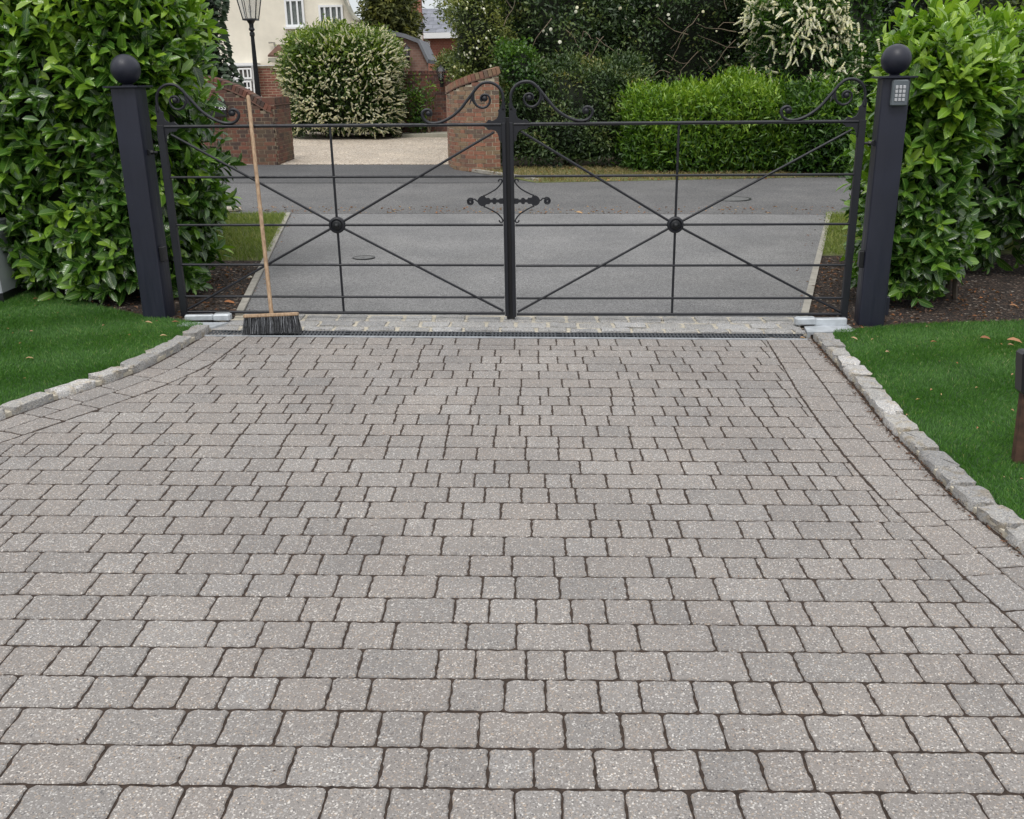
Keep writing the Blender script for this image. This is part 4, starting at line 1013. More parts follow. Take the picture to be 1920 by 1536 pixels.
# right curved wall
YW = 18.1
pr = [at(930+8, 300, 18.0), at(905, 300, 17.9), at(880, 300, 18.0), at(862, 300, 18.15), at(850, 300, 18.4), at(843, 300, 18.75), at(841, 300, 19.3)][::-1]
pr = [(p[0], p[1]) for p in pr]; PL = np.array(pr); dd = np.r_[0, np.cumsum(np.linalg.norm(np.diff(PL, axis=0), axis=1))]
zt = [zpx(841, 176, 19.3), zpx(843, 176, 18.75), zpx(850, 171, 18.4), zpx(862, 164, 18.15), zpx(880, 157, 18.0), zpx(905, 149, 17.9), zpx(938, 140, 18.)]
t = thing('brick_wall', (pr[3][0], pr[3][1], gz(*pr[3])), 'curved orange brick wall with rising soldier coping right of the gravel entrance', 'wall')
brick_wall(t, pr, gz(*pr[3])-.02, lambda s: float(np.interp(s, dd, zt)), M_brickR, M_mort2, maxp=285)
# left wall sweeping down to a pier
pl = [at(330, 300, 19.6), at(400, 300, 19.2), at(470, 300, 19.0), at(519, 300, 18.9)]; pl = [(p[0], p[1]) for p in pl]
PLL = np.array(pl); dl = np.r_[0, np.cumsum(np.linalg.norm(np.diff(PLL, axis=0), axis=1))]; s400 = dl[1]
xs = [330, 400, 425, 450, 475, 500, 519]; yy = [150, 158, 163, 172, 184, 200, 212]
ss = [float(np.interp(at(x, 300, 19.1)[0], PLL[:, 0], dl)) for x in xs]; zz = [zpx(x, y, 19.05) for x, y in zip(xs, yy)]
t = thing('brick_wall', (pl[2][0], pl[2][1], gz(*pl[2])), 'weathered red brick wall left of the gravel entrance, its coping sweeping down', 'wall')
brick_wall(t, pl, gz(*pl[2])-.02, lambda s: float(np.interp(s, ss, zz)), M_brickL, M_mortL, maxp=285, seed=2)
pp = [at(519.5, 300, 18.935), at(549, 300, 20.1)]; pp = [(p[0]+.035, p[1]) for p in pp]
t = thing('brick_pier', (pp[0][0], pp[0][1], gz(*pp[0])), 'flat topped brick return wall at the end of the sweeping left wall', 'wall')
ztp = zpx(535, 196, 19.5)
brick_wall(t, pp, gz(*pp[0])-.02, lambda s: ztp, M_brickL, M_mortL, maxp=285, seed=3)
# name plate on the left wall
sc = at(406, 203, 19.06); t = thing('house_sign', (sc[0], sc[1]-.03, sc[2]), 'black name plate with white letters on the left brick wall, half hidden by laurel leaves', 'sign')
mb = MB(); w0 = at(370, 190, 19.0); w1 = at(425, 219, 19.0); mb.box(((w0[0]+w1[0])/2, 19.02, (w0[2]+w1[2])/2), ((w1[0]-w0[0])/2, .012, (w0[2]-w1[2])/2), 0, .004); mb.build('plate', M_sign, t)
cu = bpy.data.curves.new('lettering', 'FONT'); cu.body = "P'OSS"; cu.size = .12; cu.extrude = .002; cu.align_x = 'RIGHT'; cu.materials.append(M_white)
co = bpy.data.objects.new('lettering', cu); COL.objects.link(co); dg = bpy.context.evaluated_depsgraph_get(); me = bpy.data.meshes.new_from_object(co.evaluated_get(dg)); bpy.data.objects.remove(co)
me.materials.clear(); me.materials.append(M_white)
lp = at(424, 206, 19.0); link('lettering', me, t, Matrix.Translation((lp[0], 19.002, lp[2])) @ Matrix.Rotation(math.radians(90), 4, 'X'))
# dark wall at the back of the forecourt
pb = [at(700, 240, 27.2), at(842, 240, 27.2), at(930, 240, 27.2)]; pb = [(p[0], p[1]) for p in pb]
t = thing('brick_wall', (pb[1][0], pb[1][1], gz(*pb[1])), 'dark brick wall closing the back of the gravel forecourt', 'wall')
zb_ = zpx(800, 140, 27.2); brick_wall(t, pb, gz(*pb[1])-.05, lambda s: zb_, M_brickD, M_mortD, maxp=290, seed=4, cop_h=.07)
mb = MB(); a, b_ = at(750, 249, 26.0), at(900, 249, 26.0); g0 = gz(a[0], 26.6); mb.box(((a[0]+b_[0])/2, 26.75, g0+.03), ((b_[0]-a[0])/2, .42, .06), 0, .01); o = struct('stone_step', mb, M_flag)
def wall_lantern(px, py, Y, sc_, label):
    p = at(px, py, Y); t = thing('wall_lantern', tuple(p), label, 'wall lamp'); s = sc_
    mb = MB(); mb.box((p[0], p[1]-.01, p[2]-.02*s), (.03*s, .012, .10*s)); mb.tube([(p[0], p[1]-.02, p[2]-.08*s), (p[0], p[1]-.09*s, p[2]-.10*s), (p[0]-.0*s, p[1]-.15*s, p[2]-.02*s)], .012*s, 6); mb.build('bracket', M_iron2, t)
    c = (p[0], p[1]-.15*s, p[2]+.02*s); mb = MB(); mb.lathe(c, [(.035*s, -.02*s), (.065*s, .12*s)], 6); mb.build('glass', M_lampglass, t)
    mb = MB(); mb.lathe(c, [(.085*s, .12*s), (.06*s, .17*s), (.02*s, .20*s), (.012*s, .23*s)], 6)
    for j in range(6):
        an = 2*math.pi*j/6; mb.tube([(c[0]+.037*s*math.cos(an), c[1]+.037*s*math.sin(an), c[2]-.02*s), (c[0]+.067*s*math.cos(an), c[1]+.067*s*math.sin(an), c[2]+.12*s)], .006*s, 4)
    mb.lathe(c, [(.01*s, -.06*s), (.04*s, -.02*s)], 6); mb.build('frame', M_iron2, t)
wall_lantern(828, 150, 27.1, 1.5, 'small black wall lantern on the dark back wall')
wall_lantern(765, 108, 33.9, 1.6, 'black wall lantern on the curved roof garage')

# ------------------------------------------------------------------ buildings
def quad_wall(t, name, px, Y, mat, thick=.3):
    mb = MB(); mb.prism([(at(x, y, Y)[0], at(x, y, Y)[2]) for x, y in px], Y, Y+thick); return mb.build(name, mat, t)
def window(t, x0, x1, y0, y1, Y, vb=(), hb=(), back=M_curtain, fr=.06, sill=True):
    a, b_ = at(x0, y0, Y), at(x1, y1, Y); X0, X1, Z1, Z0 = a[0], b_[0], a[2], b_[2]; f = MB()
    for (p, q, r, s) in ((X0, X1, Z1-fr, Z1), (X0, X1, Z0, Z0+fr), (X0, X0+fr, Z0+fr, Z1-fr), (X1-fr, X1, Z0+fr, Z1-fr)): f.box(((p+q)/2, Y-.03, (r+s)/2), ((q-p)/2, .04, (s-r)/2))
    for v in vb: x = X0+(X1-X0)*v; f.box((x, Y-.028, (Z0+Z1)/2), (fr*.42, .035, (Z1-Z0)/2-fr))
    for v in hb: z = Z0+(Z1-Z0)*v; f.box(((X0+X1)/2, Y-.026, z), ((X1-X0)/2-fr, .033, fr*.4))
    win = f.build('window', M_white, t)
    g = MB(); g.box(((X0+X1)/2, Y-.012, (Z0+Z1)/2), ((X1-X0)/2-fr*.5, .003, (Z1-Z0)/2-fr*.5)); g.build('pane', M_glass, win)
    k = MB(); n = 26
    for i in range(n): xx = X0+fr+(X1-X0-2*fr)*(i+.5)/n; k.box((xx, Y-.0045+(.002 if i % 2 else 0), (Z0+Z1)/2), ((X1-X0-2*fr)/n/2, .002, (Z1-Z0)/2-fr*.6))
    k.build('curtain', back, win)
    if sill: s_ = MB(); s_.box(((X0+X1)/2, Y-.05, Z0-.03), ((X1-X0)/2+.05, .08, .03)); s_.build('sill', M_white, win)
    return win
YH = 31.
hb = at(520, 230, YH); t = thing('cream_house', (hb[0], YH, gz(hb[0], YH)), 'cream roughcast house with white windows above a red brick ground floor', 'house')
quad_wall(t, 'upper_wall', [(250, 122.5), (700, 122.5), (700, 60), (663, 38), (640, -30), (560, -190), (250, -190)], YH, M_render)
mb = MB()
gp_ = [(667, 40), (655, 25), (646, 5), (636, -25), (556, -190)]
for (x0, y0), (x1, y1) in zip(gp_, gp_[1:]):
    a, b_ = at(x0, y0, YH-.25), at(x1, y1, YH-.25); mb.add([(a[0], YH-.35, a[2]), (b_[0], YH-.35, b_[2]), (b_[0], YH+.5, b_[2]), (a[0], YH+.5, a[2]), (a[0]+.03, YH-.35, a[2]+.05), (b_[0]+.03, YH-.35, b_[2]+.05), (b_[0]+.03, YH+.5, b_[2]+.05), (a[0]+.03, YH+.5, a[2]+.05)], [(0, 1, 2, 3), (4, 7, 6, 5), (0, 4, 5, 1), (2, 6, 7, 3), (1, 5, 6, 2), (0, 3, 7, 4)])
mb.build('roof_verge', M_flag, t)
zg = at(500, 123.5, YH)[2]; xg0, xg1 = at(250, 200, YH)[0], at(700, 200, YH)[0]; gzh = gz(hb[0], YH)
mb = MB(); mb.box(((xg0+xg1)/2, YH+.2, (zg+gzh)/2-.05), ((xg1-xg0)/2, .11, (zg-gzh)/2+.05)); gw = mb.build('ground_floor_wall', M_mort2, t)
bm_ = brick_mesh(M_brickH); k = 0; z = gzh+.9
while z < zg-.03:
    s = at(455, 200, YH)[0]+(.11 if k % 2 else 0)
    while s < at(545, 200, YH)[0]: link('brick', bm_, gw, Matrix.Translation((s, YH+.135, z))); s += .231
    z += .073*1.03; k += 1
window(t, 529, 573, -45, 50, YH, (.33, .66), (.52,)); window(t, 597, 646, 10, 60, YH, (.25, .5, .75), ())
# white bay window on the ground floor
for x0, x1, y0, y1, bk in ((440, 474, 128, 148, M_blind), (440, 474, 152, 178, M_sign), (398, 437, 128, 148, M_blind), (398, 437, 152, 178, M_sign)):
    window(t, x0, x1, y0, y1, YH-.35, (.25, .5, .75), (.5,) if bk is M_sign else (), bk, .045, False)
mb = MB(); a, b_ = at(392, 123, YH-.4), at(479, 123, YH-.4); zl = at(392, 182, YH-.3)[2]
mb.box(((a[0]+b_[0])/2, YH-.15, a[2]+.02), ((b_[0]-a[0])/2+.05, .26, .035)); mb.box(((a[0]+b_[0])/2, YH-.12, (zl+gzh)/2), ((b_[0]-a[0])/2, .2, (zl-gzh)/2))
for x_ in (392, 438, 477): p = at(x_, 150, YH-.3); mb.box((p[0], YH-.15, (a[2]+zl)/2-.01), (.05, .18, (a[2]-zl)/2-.03))
p = at(438, 150, YH-.3); mb.box((p[0], YH-.15, at(438, 150, YH-.3)[2]), (.6, .17, .045)); mb.build('bay_frame', M_white, t)
# bracket roof left of the flowering bush
a = at(517, 98, YH-.3); mb = MB(); mb.add([(a[0]-.2, YH-.5, a[2]-.08), (a[0]+.9, YH-.5, a[2]-.08), (a[0]+.9, YH, a[2]+.22), (a[0]+.02, YH, a[2]+.22), (a[0]-.2, YH-.5, a[2]-.13), (a[0]+.9, YH-.5, a[2]-.13), (a[0]+.9, YH, a[2]-.13), (a[0]+.02, YH, a[2]-.13)], [(0, 1, 2, 3), (4, 7, 6, 5), (0, 4, 5, 1), (0, 3, 7, 4), (1, 5, 6, 2), (2, 6, 7, 3)]); mb.build('porch_roof', M_tile, t)
mb = MB(); mb.box((a[0]+.4, YH-.4, a[2]-.22), (.55, .3, .06)); mb.box((a[0]+.4, YH-.35, a[2]-.36), (.4, .22, .04)); mb.build('porch_bracket', M_flag, t)
mb = MB(); q = at(505, 80, YH-.1); mb.tube([(q[0]-.02, YH-.1, q[2]), (q[0]+.14, YH-.1, q[2]), (q[0]+.2, YH-.1, q[2]-.4)], .03, 6); mb.build('waste_pipe', M_kerbc, t)
# garage with a curved gambrel roof
YG = 34.; g_ = at(760, 200, YG); t = thing('garage', (g_[0], YG, gz(g_[0], YG)), 'brown brick garage with a curved grey gambrel roof behind the flowering laurel', 'garage')
prof = [(640, 63), (700, 60), (731, 63), (760, 70), (784, 79), (790, 92), (797, 107), (802, 117)]
quad_wall(t, 'gable_wall', [(640, 260), (799, 260)]+prof[::-1], YG, M_garage)
mb = MB()
for (x0, y0), (x1, y1) in zip(prof, prof[1:]):
    a, b_ = at(x0, y0, YG), at(x1, y1, YG); e = .09; mb.add([(a[0], YG-.15, a[2]-.03), (b_[0], YG-.15, b_[2]-.03), (b_[0], YG+4, b_[2]-.03), (a[0], YG+4, a[2]-.03), (a[0]+e*.4, YG-.15, a[2]+e), (b_[0]+e*.4, YG-.15, b_[2]+e), (b_[0]+e*.4, YG+4, b_[2]+e), (a[0]+e*.4, YG+4, a[2]+e)], [(0, 1, 2, 3), (4, 7, 6, 5), (0, 4, 5, 1), (2, 6, 7, 3), (1, 5, 6, 2), (0, 3, 7, 4)])
mb.build('roof', M_leadroof, t)
# far brick house with a slate roof
YF = 52.; f_ = at(820, 200, YF); t = thing('brick_house', (f_[0], YF, gz(f_[0], YF)), 'distant red brick house with a grey slate roof and tall chimney', 'house')
quad_wall(t, 'wall', [(760, 230), (960, 230), (960, 66), (760, 66)], YF, M_farbrick)
a, b_ = at(770, 61, YF-.5), at(960, 61, YF-.5); r0 = at(786, 16, YF+3.5); r1 = at(960, 16, YF+3.5)
mb = MB(); mb.add([(a[0], YF-.5, a[2]), (b_[0], YF-.5, b_[2]), (r1[0], YF+3.5, r1[2]), (r0[0]-.9, YF+3.5, r0[2]), (a[0], YF+7, a[2]), (b_[0], YF+7, b_[2])], [(0, 1, 2, 3), (3, 2, 5, 4), (0, 3, 4), (1, 5, 2), (0, 4, 5, 1)]); mb.build('roof', M_slate, t)
mb = MB(); mb.box(((a[0]+b_[0])/2, YF-.32, a[2]-.16), ((b_[0]-a[0])/2, .2, .13)); mb.build('gutter_board', M_white, t)
window(t, 795, 807, 78, 96, YF, (.5,), (.5,), M_sign, .07, False)
c0 = at(771, 5, 48.); mb = MB(); mb.box((c0[0]+.1, 48., (at(771, 0, 48.)[2]+gz(c0[0], 48))/2+.2), (.36, .36, (at(771, -5, 48.)[2]-gz(c0[0], 48))/2+.1)); mb.box((c0[0]+.1, 48, at(771, 30, 48.)[2]), (.4, .4, .06)); ch_ = mb.build('chimney', M_farbrick, t)
mb = MB(); mb.lathe((c0[0]+.1, 48, at(771, -5, 48.)[2]+.3), [(.14, 0), (.11, .3), (.13, .35)], 10); mb.build('chimney_pot', M_tile, ch_)
# low pale roof between the house and the conifer
YR = 44.; p_ = at(690, 60, YR); t = thing('outbuilding', (p_[0], YR, gz(p_[0], YR)), 'grey roofed outbuilding glimpsed between the cream house and the conifer', 'building')
mb = MB(); a = at(672, 52, YR); b_ = at(697, 38, YR); e_ = at(780, 30, YR); mb.prism([(a[0]-3, gz(p_[0], YR)), (e_[0], gz(p_[0], YR)), (e_[0], a[2]-.1), (a[0]-3, a[2]-.1)], YR, YR+3); mb.build('wall', M_render, t)
mb = MB(); mb.prism([(a[0]-.2, a[2]-.2), (e_[0], a[2]-.2), (e_[0], e_[2]), (b_[0], b_[2])], YR-.2, YR+3.2); mb.build('roof', M_leadroof, t)

# ------------------------------------------------------------------ street lamp
YL = 20.6; lb = at(489, 230, YL); tp = at(469, 38, YL); x0 = lb[0]; g0 = gz(x0, YL)
t = thing('lamp_post', (x0, YL, g0), 'black fluted lamp post with a four sided glass lantern in front of the cream house', 'street lamp')
zt_ = tp[2]; mb = MB(); nfl = 24; prof = [(.085, 0), (.08, .5), (.06, .55), (.075, .62), (.062, .7), (.036, zt_-g0-.28)]
P = []
for (r, hh) in prof:
    for j in range(nfl*2): an = math.pi*j/nfl; q = r*(1 if j % 4 < 2 else .82); P.append((x0+q*math.cos(an), YL+q*math.sin(an), g0+hh))
n2 = nfl*2; mb.add(P, [(i*n2+j, i*n2+(j+1) % n2, (i+1)*n2+(j+1) % n2, (i+1)*n2+j) for i in range(len(prof)-1) for j in range(n2)]); mb.build('pole', M_iron2, t)
mb = MB(); mb.lathe((x0, YL, zt_-.30), [(.038, 0), (.05, .02), (.05, .07), (.03, .09), (.058, .12), (.058, .14), (.042, .17), (.045, .23), (.085, .29), (.09, .30)], 16); mb.build('collar', M_iron2, t)
lz = zt_; w0, w1, hl = .125, .20, .44
mb = MB(); mb.box((x0, YL, lz+.01), (w0+.01, w0+.01, .016))
for sx in (-1, 1):
    for sy in (-1, 1): mb.tube([(x0+sx*w0, YL+sy*w0, lz+.02), (x0+sx*w1, YL+sy*w1, lz+hl)], .011, 4)
for sg in (-1, 1):
    mb.tube([(x0+sg*w0*.3, YL-w0, lz+.02), (x0+sg*w1*.3, YL-w1, lz+hl)], .007, 4)
for (dx, dy) in ((0, -1), (0, 1)): mb.tube([(x0-w1, YL+dy*w1, lz+hl), (x0+w1, YL+dy*w1, lz+hl)], .012, 4)
for dx in (-1, 1): mb.tube([(x0+dx*w1, YL-w1, lz+hl), (x0+dx*w1, YL+w1, lz+hl)], .012, 4)
lf = mb.build('lantern_frame', M_iron2, t)
mb = MB(); i_ = .004; V = [(x0+sx*(w-i_), YL+sy*(w-i_), z) for (w, z) in ((w0, lz+.03), (w1, lz+hl-.01)) for sx, sy in ((-1, -1), (1, -1), (1, 1), (-1, 1))]
mb.add(V, [(i, (i+1) % 4, (i+1) % 4+4, i+4) for i in range(4)]); mb.build('lantern_glass', M_lampglass, t)
mb = MB(); mb.lathe((x0, YL, lz+hl), [(.25, 0), (.23, .04), (.10, .2), (.09, .26), (.02, .34), (.03, .38), (.005, .44)], 4); mb.build('lantern_roof', M_iron2, t)
mb = MB(); mb.lathe((x0, YL, lz+.03), [(.02, 0), (.02, .1), (.035, .12), (.03, .22), (.01, .26)], 10); mb.build('bulb', M_lampglass, t)

# ------------------------------------------------------------------ gate posts
def post(x, y, w_, rz, ztop, zball, label, side):
    g0 = gz(x, y); t = thing('gate_post', (x, y, g0), label, 'gate post', 'dark steel posts either side of the gates', rz)
    H = ztop-g0; hw = w_/2; mb = MB(); e = .010
    ring = [(-hw+e, -hw), (hw-e, -hw), (hw-e*.3, -hw+e*.3), (hw, -hw+e), (hw, hw-e), (hw-e*.3, hw-e*.3), (hw-e, hw), (-hw+e, hw), (-hw+e*.3, hw-e*.3), (-hw, hw-e), (-hw, -hw+e), (-hw+e*.3, -hw+e*.3)]
    mb.slab(ring, -.1, H); mb.build('shaft', M_ironp, t, local=True, auto=50)
    mb = MB(); q = hw+.034; mb.box((0, 0, H+.005), (q, q, .005)); mb.add([(-hw-.012, -hw-.012, H-.006), (hw+.012, -hw-.012, H-.006), (hw+.012, hw+.012, H-.006), (-hw-.012, hw+.012, H-.006), (-q, -q, H), (q, -q, H), (q, q, H), (-q, q, H)], [(0, 3, 2, 1), (0, 1, 5, 4), (1, 2, 6, 5), (2, 3, 7, 6), (3, 0, 4, 7)]); mb.build('cap_plate', M_ironp, t, local=True)
    r = (zball-ztop-.018)/2+.003; mb = MB(); mb.lathe((0, 0, H+.01), [(.045, 0), (.036, .006), (.028, .02)], 20); mb.build('ball_neck', M_ironp, t, local=True, smooth=True)
    mb = MB(); mb.sphere((0, 0, H+.018+r), r, 28); mb.build('ball_finial', M_ironp, t, local=True, smooth=True)
    return t, H, hw
pL, HL, hwL = post(-2.640, 7.17, .178, math.radians(-6), 1.772, 1.985, 'dark blue grey steel gate post with ball finial on the left', -1)
pR, HR, hwR = post(2.668, 7.045, .182, math.radians(-8), 1.745, 1.957, 'dark blue grey steel gate post with ball finial and keypad on the right', 1)
# keypad
mb = MB(); kz = HR-.098; kx = .018; mb.box((kx, -hwR-.02, kz), (.056, .022, .085), 0, .008); kp = mb.build('keypad', M_keypad, pR, local=True, auto=30)
mb = MB(); mb.box((kx, -hwR-.05, kz+.079), (.060, .034, .010), 0, .004); mb.box((kx, -hwR-.045, kz-.082), (.059, .026, .008), 0, .003); hood = mb.build('keypad_hood', M_keypad, kp); 
hood.matrix_basis = Matrix(); 
BASE[hood.name] = BASE[pR.name]
mb = MB(); mb.box((0, 0, 0), (.0095, .004, .0105), 0, .002); me = rawmesh('key', mb.v, mb.f, M_key)
for i in range(3):
    for j in range(4):
        link('key', me, kp, BASE[pR.name] @ Matrix.Translation((kx-.024+i*.024, -hwR-.0445, kz+.038-j*.027)))
mb = MB(); mb.box((kx, -hwR-.0425, kz), (.038, .0015, .057)); o = mb.build('key_panel', M_galv, kp); o.matrix_basis = Matrix(); BASE[o.name] = BASE[pR.name]
# photocell boxes, hinges and conduit boxes on the posts
mb = MB(); z_ = at(322, 475, 7.15)[2]-gz(-2.64, 7.17); mb.box((hwL+.016, -.03, z_), (.018, .03, .055), 0, .005); mb.build('sensor_box', M_plastic, pL, local=True)
z_ = at(1614, 487, 7.0)[2]-gz(2.67, 7.04); mb = MB(); mb.box((-hwR-.016, -.03, z_), (.018, .03, .06), 0, .005); mb.build('sensor_box', M_plastic, pR, local=True)
z_ = at(268, 560, 7.15)[2]-gz(-2.64, 7.17); mb = MB(); mb.box((-hwL-.018, .03, .115), (.022, .03, .06), 0, .004); mb.build('junction_box', M_ironp, pL, local=True)
mb = MB(); mb.box((hwR+.022, .03, .13), (.022, .03, .07), 0, .004); mb.build('junction_box', M_ironp, pR, local=True)
for p_, sd, hw in ((pL, 1, hwL), (pR, -1, hwR)):
    for zz_ in ((1.33-gz(-2.6, 7.1)) if sd > 0 else 1.30, ):
        mb = MB(); mb.tube([(sd*hw, -.02, zz_), (sd*(hw+.075), -.02, zz_)], .009, 8); mb.lathe((sd*(hw+.006), -.02, zz_), [(.02, -.012), (.02, .012)], 8, 'y'); mb.tube([(sd*(hw+.028), -.02, zz_), (sd*(hw+.045), -.02, zz_)], .017, 6)
        mb.build('hinge', M_iron2, p_, local=True)

# ------------------------------------------------------------------ gates
GL0, GL1 = np.array([-2.445, 7.158]), np.array([-.010, 7.098]); GR0, GR1 = np.array([2.472, 7.035]), np.array([.018, 7.096])
K1 = 1/4/268.6; K2 = 1/4/283.
def cr_(pts, n=6):
    """smooth curve through points (Catmull-Rom)"""
    P = [np.array(p, float) for p in pts]; P = [2*P[0]-P[1]]+P+[2*P[-1]-P[-2]]; o = []
    for i in range(1, len(P)-2):
        for k in range(n):
            t_ = k/n; a, b_, c, d = P[i-1], P[i], P[i+1], P[i+2]
            o.append(.5*((2*b_)+(-a+c)*t_+(2*a-5*b_+4*c-d)*t_**2+(-a+3*b_-3*c+d)*t_**3))
    o.append(P[-2]); return o
SC1 = [(362, 300), (362, 250), (362, 200), (374, 158), (400, 122), (440, 98), (480, 92), (520, 101), (560, 135), (600, 185), (640, 235), (680, 285), (730, 330), (780, 362), (830, 384), (880, 394), (925, 389), (958, 366), (972, 335), (968, 308), (948, 292), (925, 290), (907, 302), (903, 322), (912, 338)]
SC2 = [(560, 128), (582, 165), (586, 205), (577, 240), (555, 268), (522, 282), (488, 274), (466, 248), (461, 215), (474, 190), (502, 182), (524, 194), (530, 216), (520, 234)]
BRU = [(362, 246), (372, 250), (378, 270), (384, 288), (394, 294), (402, 301), (399, 322), (402, 345), (414, 366), (436, 379), (452, 382), (462, 375), (476, 374), (484, 384), (497, 396), (516, 403), (540, 408), (362, 408)]
BRL = [(362, 416), (525, 416), (500, 430), (488, 436), (484, 448), (470, 452), (452, 449), (428, 456), (412, 474), (402, 500), (400, 530), (388, 538), (380, 548), (378, 575), (372, 600), (362, 606)]
def gate(A, B, zt0, zt1, zb0, zb1, label, boss_s, cover):
    """A hinge foot xy, B meeting edge xy; heights at hinge (0) and meeting edge (1)"""
    d = B-A; L = float(np.linalg.norm(d)); sgn = 1 if d[0] > 0 else -1; rz = math.atan2(d[1]*sgn, d[0]*sgn)
    t = thing('gate_leaf', (A[0], A[1], gz(*A)), label, 'gate', 'pair of wrought iron gates', rz); z00 = gz(*A)
    def lo(s, z, y=0): return (sgn*s, y, z-z00)
    def zt_(s): return zt0+(zt1-zt0)*s/L
    def zb(s): return zb0+(zb1-zb0)*s/L
    fr = [0, .262, .516, .733, .911, 1.]   # top rail .. bottom rail
    def zr(k, s): return zt_(s)+(zb(s)-zt_(s))*fr[k]
    # stiles
    mb = MB(); a, b_ = lo(.0, zb(0)-.03), lo(.0, zt_(0)+.012)
    mb.box(((a[0]), 0, (a[2]+b_[2])/2), (.025, .019, (b_[2]-a[2])/2), 0, .003); mb.build('hinge_stile', M_iron, t, local=True)
    a, b_ = lo(L-.013, zb(L)-.02), lo(L-.013, zt_(L)+.012); mb = MB(); mb.box((a[0], 0, (a[2]+b_[2])/2), (.0135, .019, (b_[2]-a[2])/2), 0, .003); mb.build('meeting_stile', M_iron, t, local=True)
    if cover:
        a, b_ = lo(L+.014, gz(*B)+.0), lo(L+.014, zt_(L)+.045); mb = MB(); mb.box((a[0], .035, (a[2]+b_[2])/2), (.030, .012, (b_[2]-a[2])/2)); mb.build('cover_strip', M_plastic, t, local=True)
    for k in range(6):
        r = .0118 if k in (0, 5) else .0092; mb = MB(); mb.tube([lo(.02, zr(k, .02)), lo(boss_s, zr(k, boss_s)), lo(L-.03, zr(k, L-.03))], r, 8, squash=1.2); mb.build('rail', M_iron, t, local=True, auto=60)
    bz = zr(2, boss_s)
    mb = MB(); mb.tube([lo(boss_s, zt_(boss_s)-.01), lo(boss_s, zb(boss_s)+.005)], .0088, 8); mb.build('upright_bar', M_iron, t, local=True, auto=60)
    for (s_, z_) in ((.07, zt_(0)-.055), (L-.08, zt_(L)-.05), (.03, zb(0)+.02), (L-.04, zb(L)+.02)):
        mb = MB(); c0 = np.array(lo(boss_s, bz, -.006)); c1 = np.array(lo(s_, z_, -.006)); c0 = c0+norm((c1-c0)[None])[0]*.05; mb.tube([c0, c1], .0088, 8); mb.build('diagonal_bar', M_iron, t, local=True, auto=60)
    c = lo(boss_s, bz)
    mb = MB(); mb.lathe(c, [(.046, .02), (.059, .014), (.059, -.018), (.052, -.026), (.044, -.026), (.038, -.018)], 28, 'y'); bo = mb.build('boss', M_iron, t, local=True, auto=50)
    mb = MB(); mb.lathe(c, [(.034, .0), (.034, -.024), (.028, -.030), (.022, -.031), (.019, -.036), (.013, -.045), (.004, -.049)], 24, 'y'); o = mb.build('boss_dome', M_iron2, bo, local=False); o.data.transform(BASE[bo.name]); o.data.transform(BASE[bo.name].inverted()); 
    BASE[o.name] = BASE[t.name]; o.matrix_basis = Matrix()
    o.data.vertices.foreach_set('co', np.array(mb.v, dtype=np.float32).ravel()); o.data.update()
    # scrolls and brackets at both ends
    for end in (0, 1):
        s0 = -.004 if end == 0 else L-.013; ds = 1 if end == 0 else -1; zc = zt_(s0)
        def cv(p, y=0): return lo(s0+ds*(p[0]-362)*K1, zc-(p[1]-411)*K2, y)
        C1 = cr_(SC1, 4); n1 = len(C1); rad = [.0105*(1 if i < n1*.85 else 1-.35*(i-n1*.85)/(n1*.15)) for i in range(n1)]
        mb = MB(); mb.tube([cv(p) for p in C1], rad, 8, squash=1.3); sc = mb.build('scroll', M_iron, t, local=True, smooth=True)
        C2 = cr_(SC2, 4); n2_ = len(C2); mb = MB(); mb.tube([cv(p) for p in C2], [.0098*(1-.3*i/n2_) for i in range(n2_)], 8, squash=1.3); mb.build('inner_scroll', M_iron, t, local=True, smooth=True)
        for (p, r) in (((925, 318), .0205), ((500, 212), .0215)):
            mb = MB(); mb.sphere(cv(p), r, 12); mb.build('scroll_ball', M_iron, t, local=True, smooth=True)
        mb = MB(); mb.prism([(q[0], q[2]) for q in map(cv, [(575, 150), (596, 172), (618, 262), (607, 248), (598, 226), (590, 240), (584, 215), (580, 190)])], -.008, .008); mb.build('scroll_leaf', M_iron, t, local=True)
        for nm, poly in (('corner_bracket', [(346 if p[0] == 362 else p[0], p[1]) for p in BRU]), ('corner_bracket', [(346 if p[0] == 362 else p[0], p[1]) for p in BRL])):
            mb = MB(); pp_ = [(q[0], q[2]) for q in map(cv, poly)]; mb.prism(pp_, -.007, .007)
            ob = mb.build(nm, M_iron, t, local=True)
    # latch ornament on the meeting stile
    zc = zr(1, L)+(zr(2, L)-zr(1, L))*.5; K = 1/9.6/268.
    def cl(p, y=0): return lo(L-.027-(p[0]-925)*K, zc-(p[1]-548)*K, y)
    mb = MB(); bar = [(925, 500), (985, 500), (1005, 520), (1045, 520), (1062, 490), (1105, 490), (1122, 520), (1160, 520), (1178, 490), (1240, 490), (1262, 455), (1320, 450), (1365, 480), (1392, 520), (1400, 548), (1392, 576), (1365, 616), (1320, 640), (1262, 636), (1240, 604), (1178, 604), (1160, 575), (1122, 575), (1105, 604), (1062, 604), (1045, 575), (1005, 575), (985, 600), (925, 600)]
    pp_ = [(q[0], q[2]) for q in map(cl, bar)]; mb.prism(pp_, -.012, -.002); mb.build('latch_plate', M_iron, t, local=True)
    for sg in (1, -1):
        pts = [(1290, 548-sg*98), (1230, 548-sg*118), (1130, 548-sg*170), (1040, 548-sg*225), (975, 548-sg*290), (940, 548-sg*345), (940, 548-sg*375), (955, 548-sg*392), (980, 548-sg*390), (1000, 548-sg*370), (1002, 548-sg*350)]
        mb = MB(); mb.tube([cl(p, -.006) for p in cr_(pts, 4)], .0056, 6); mb.build('latch_brace', M_iron, t, local=True, smooth=True)
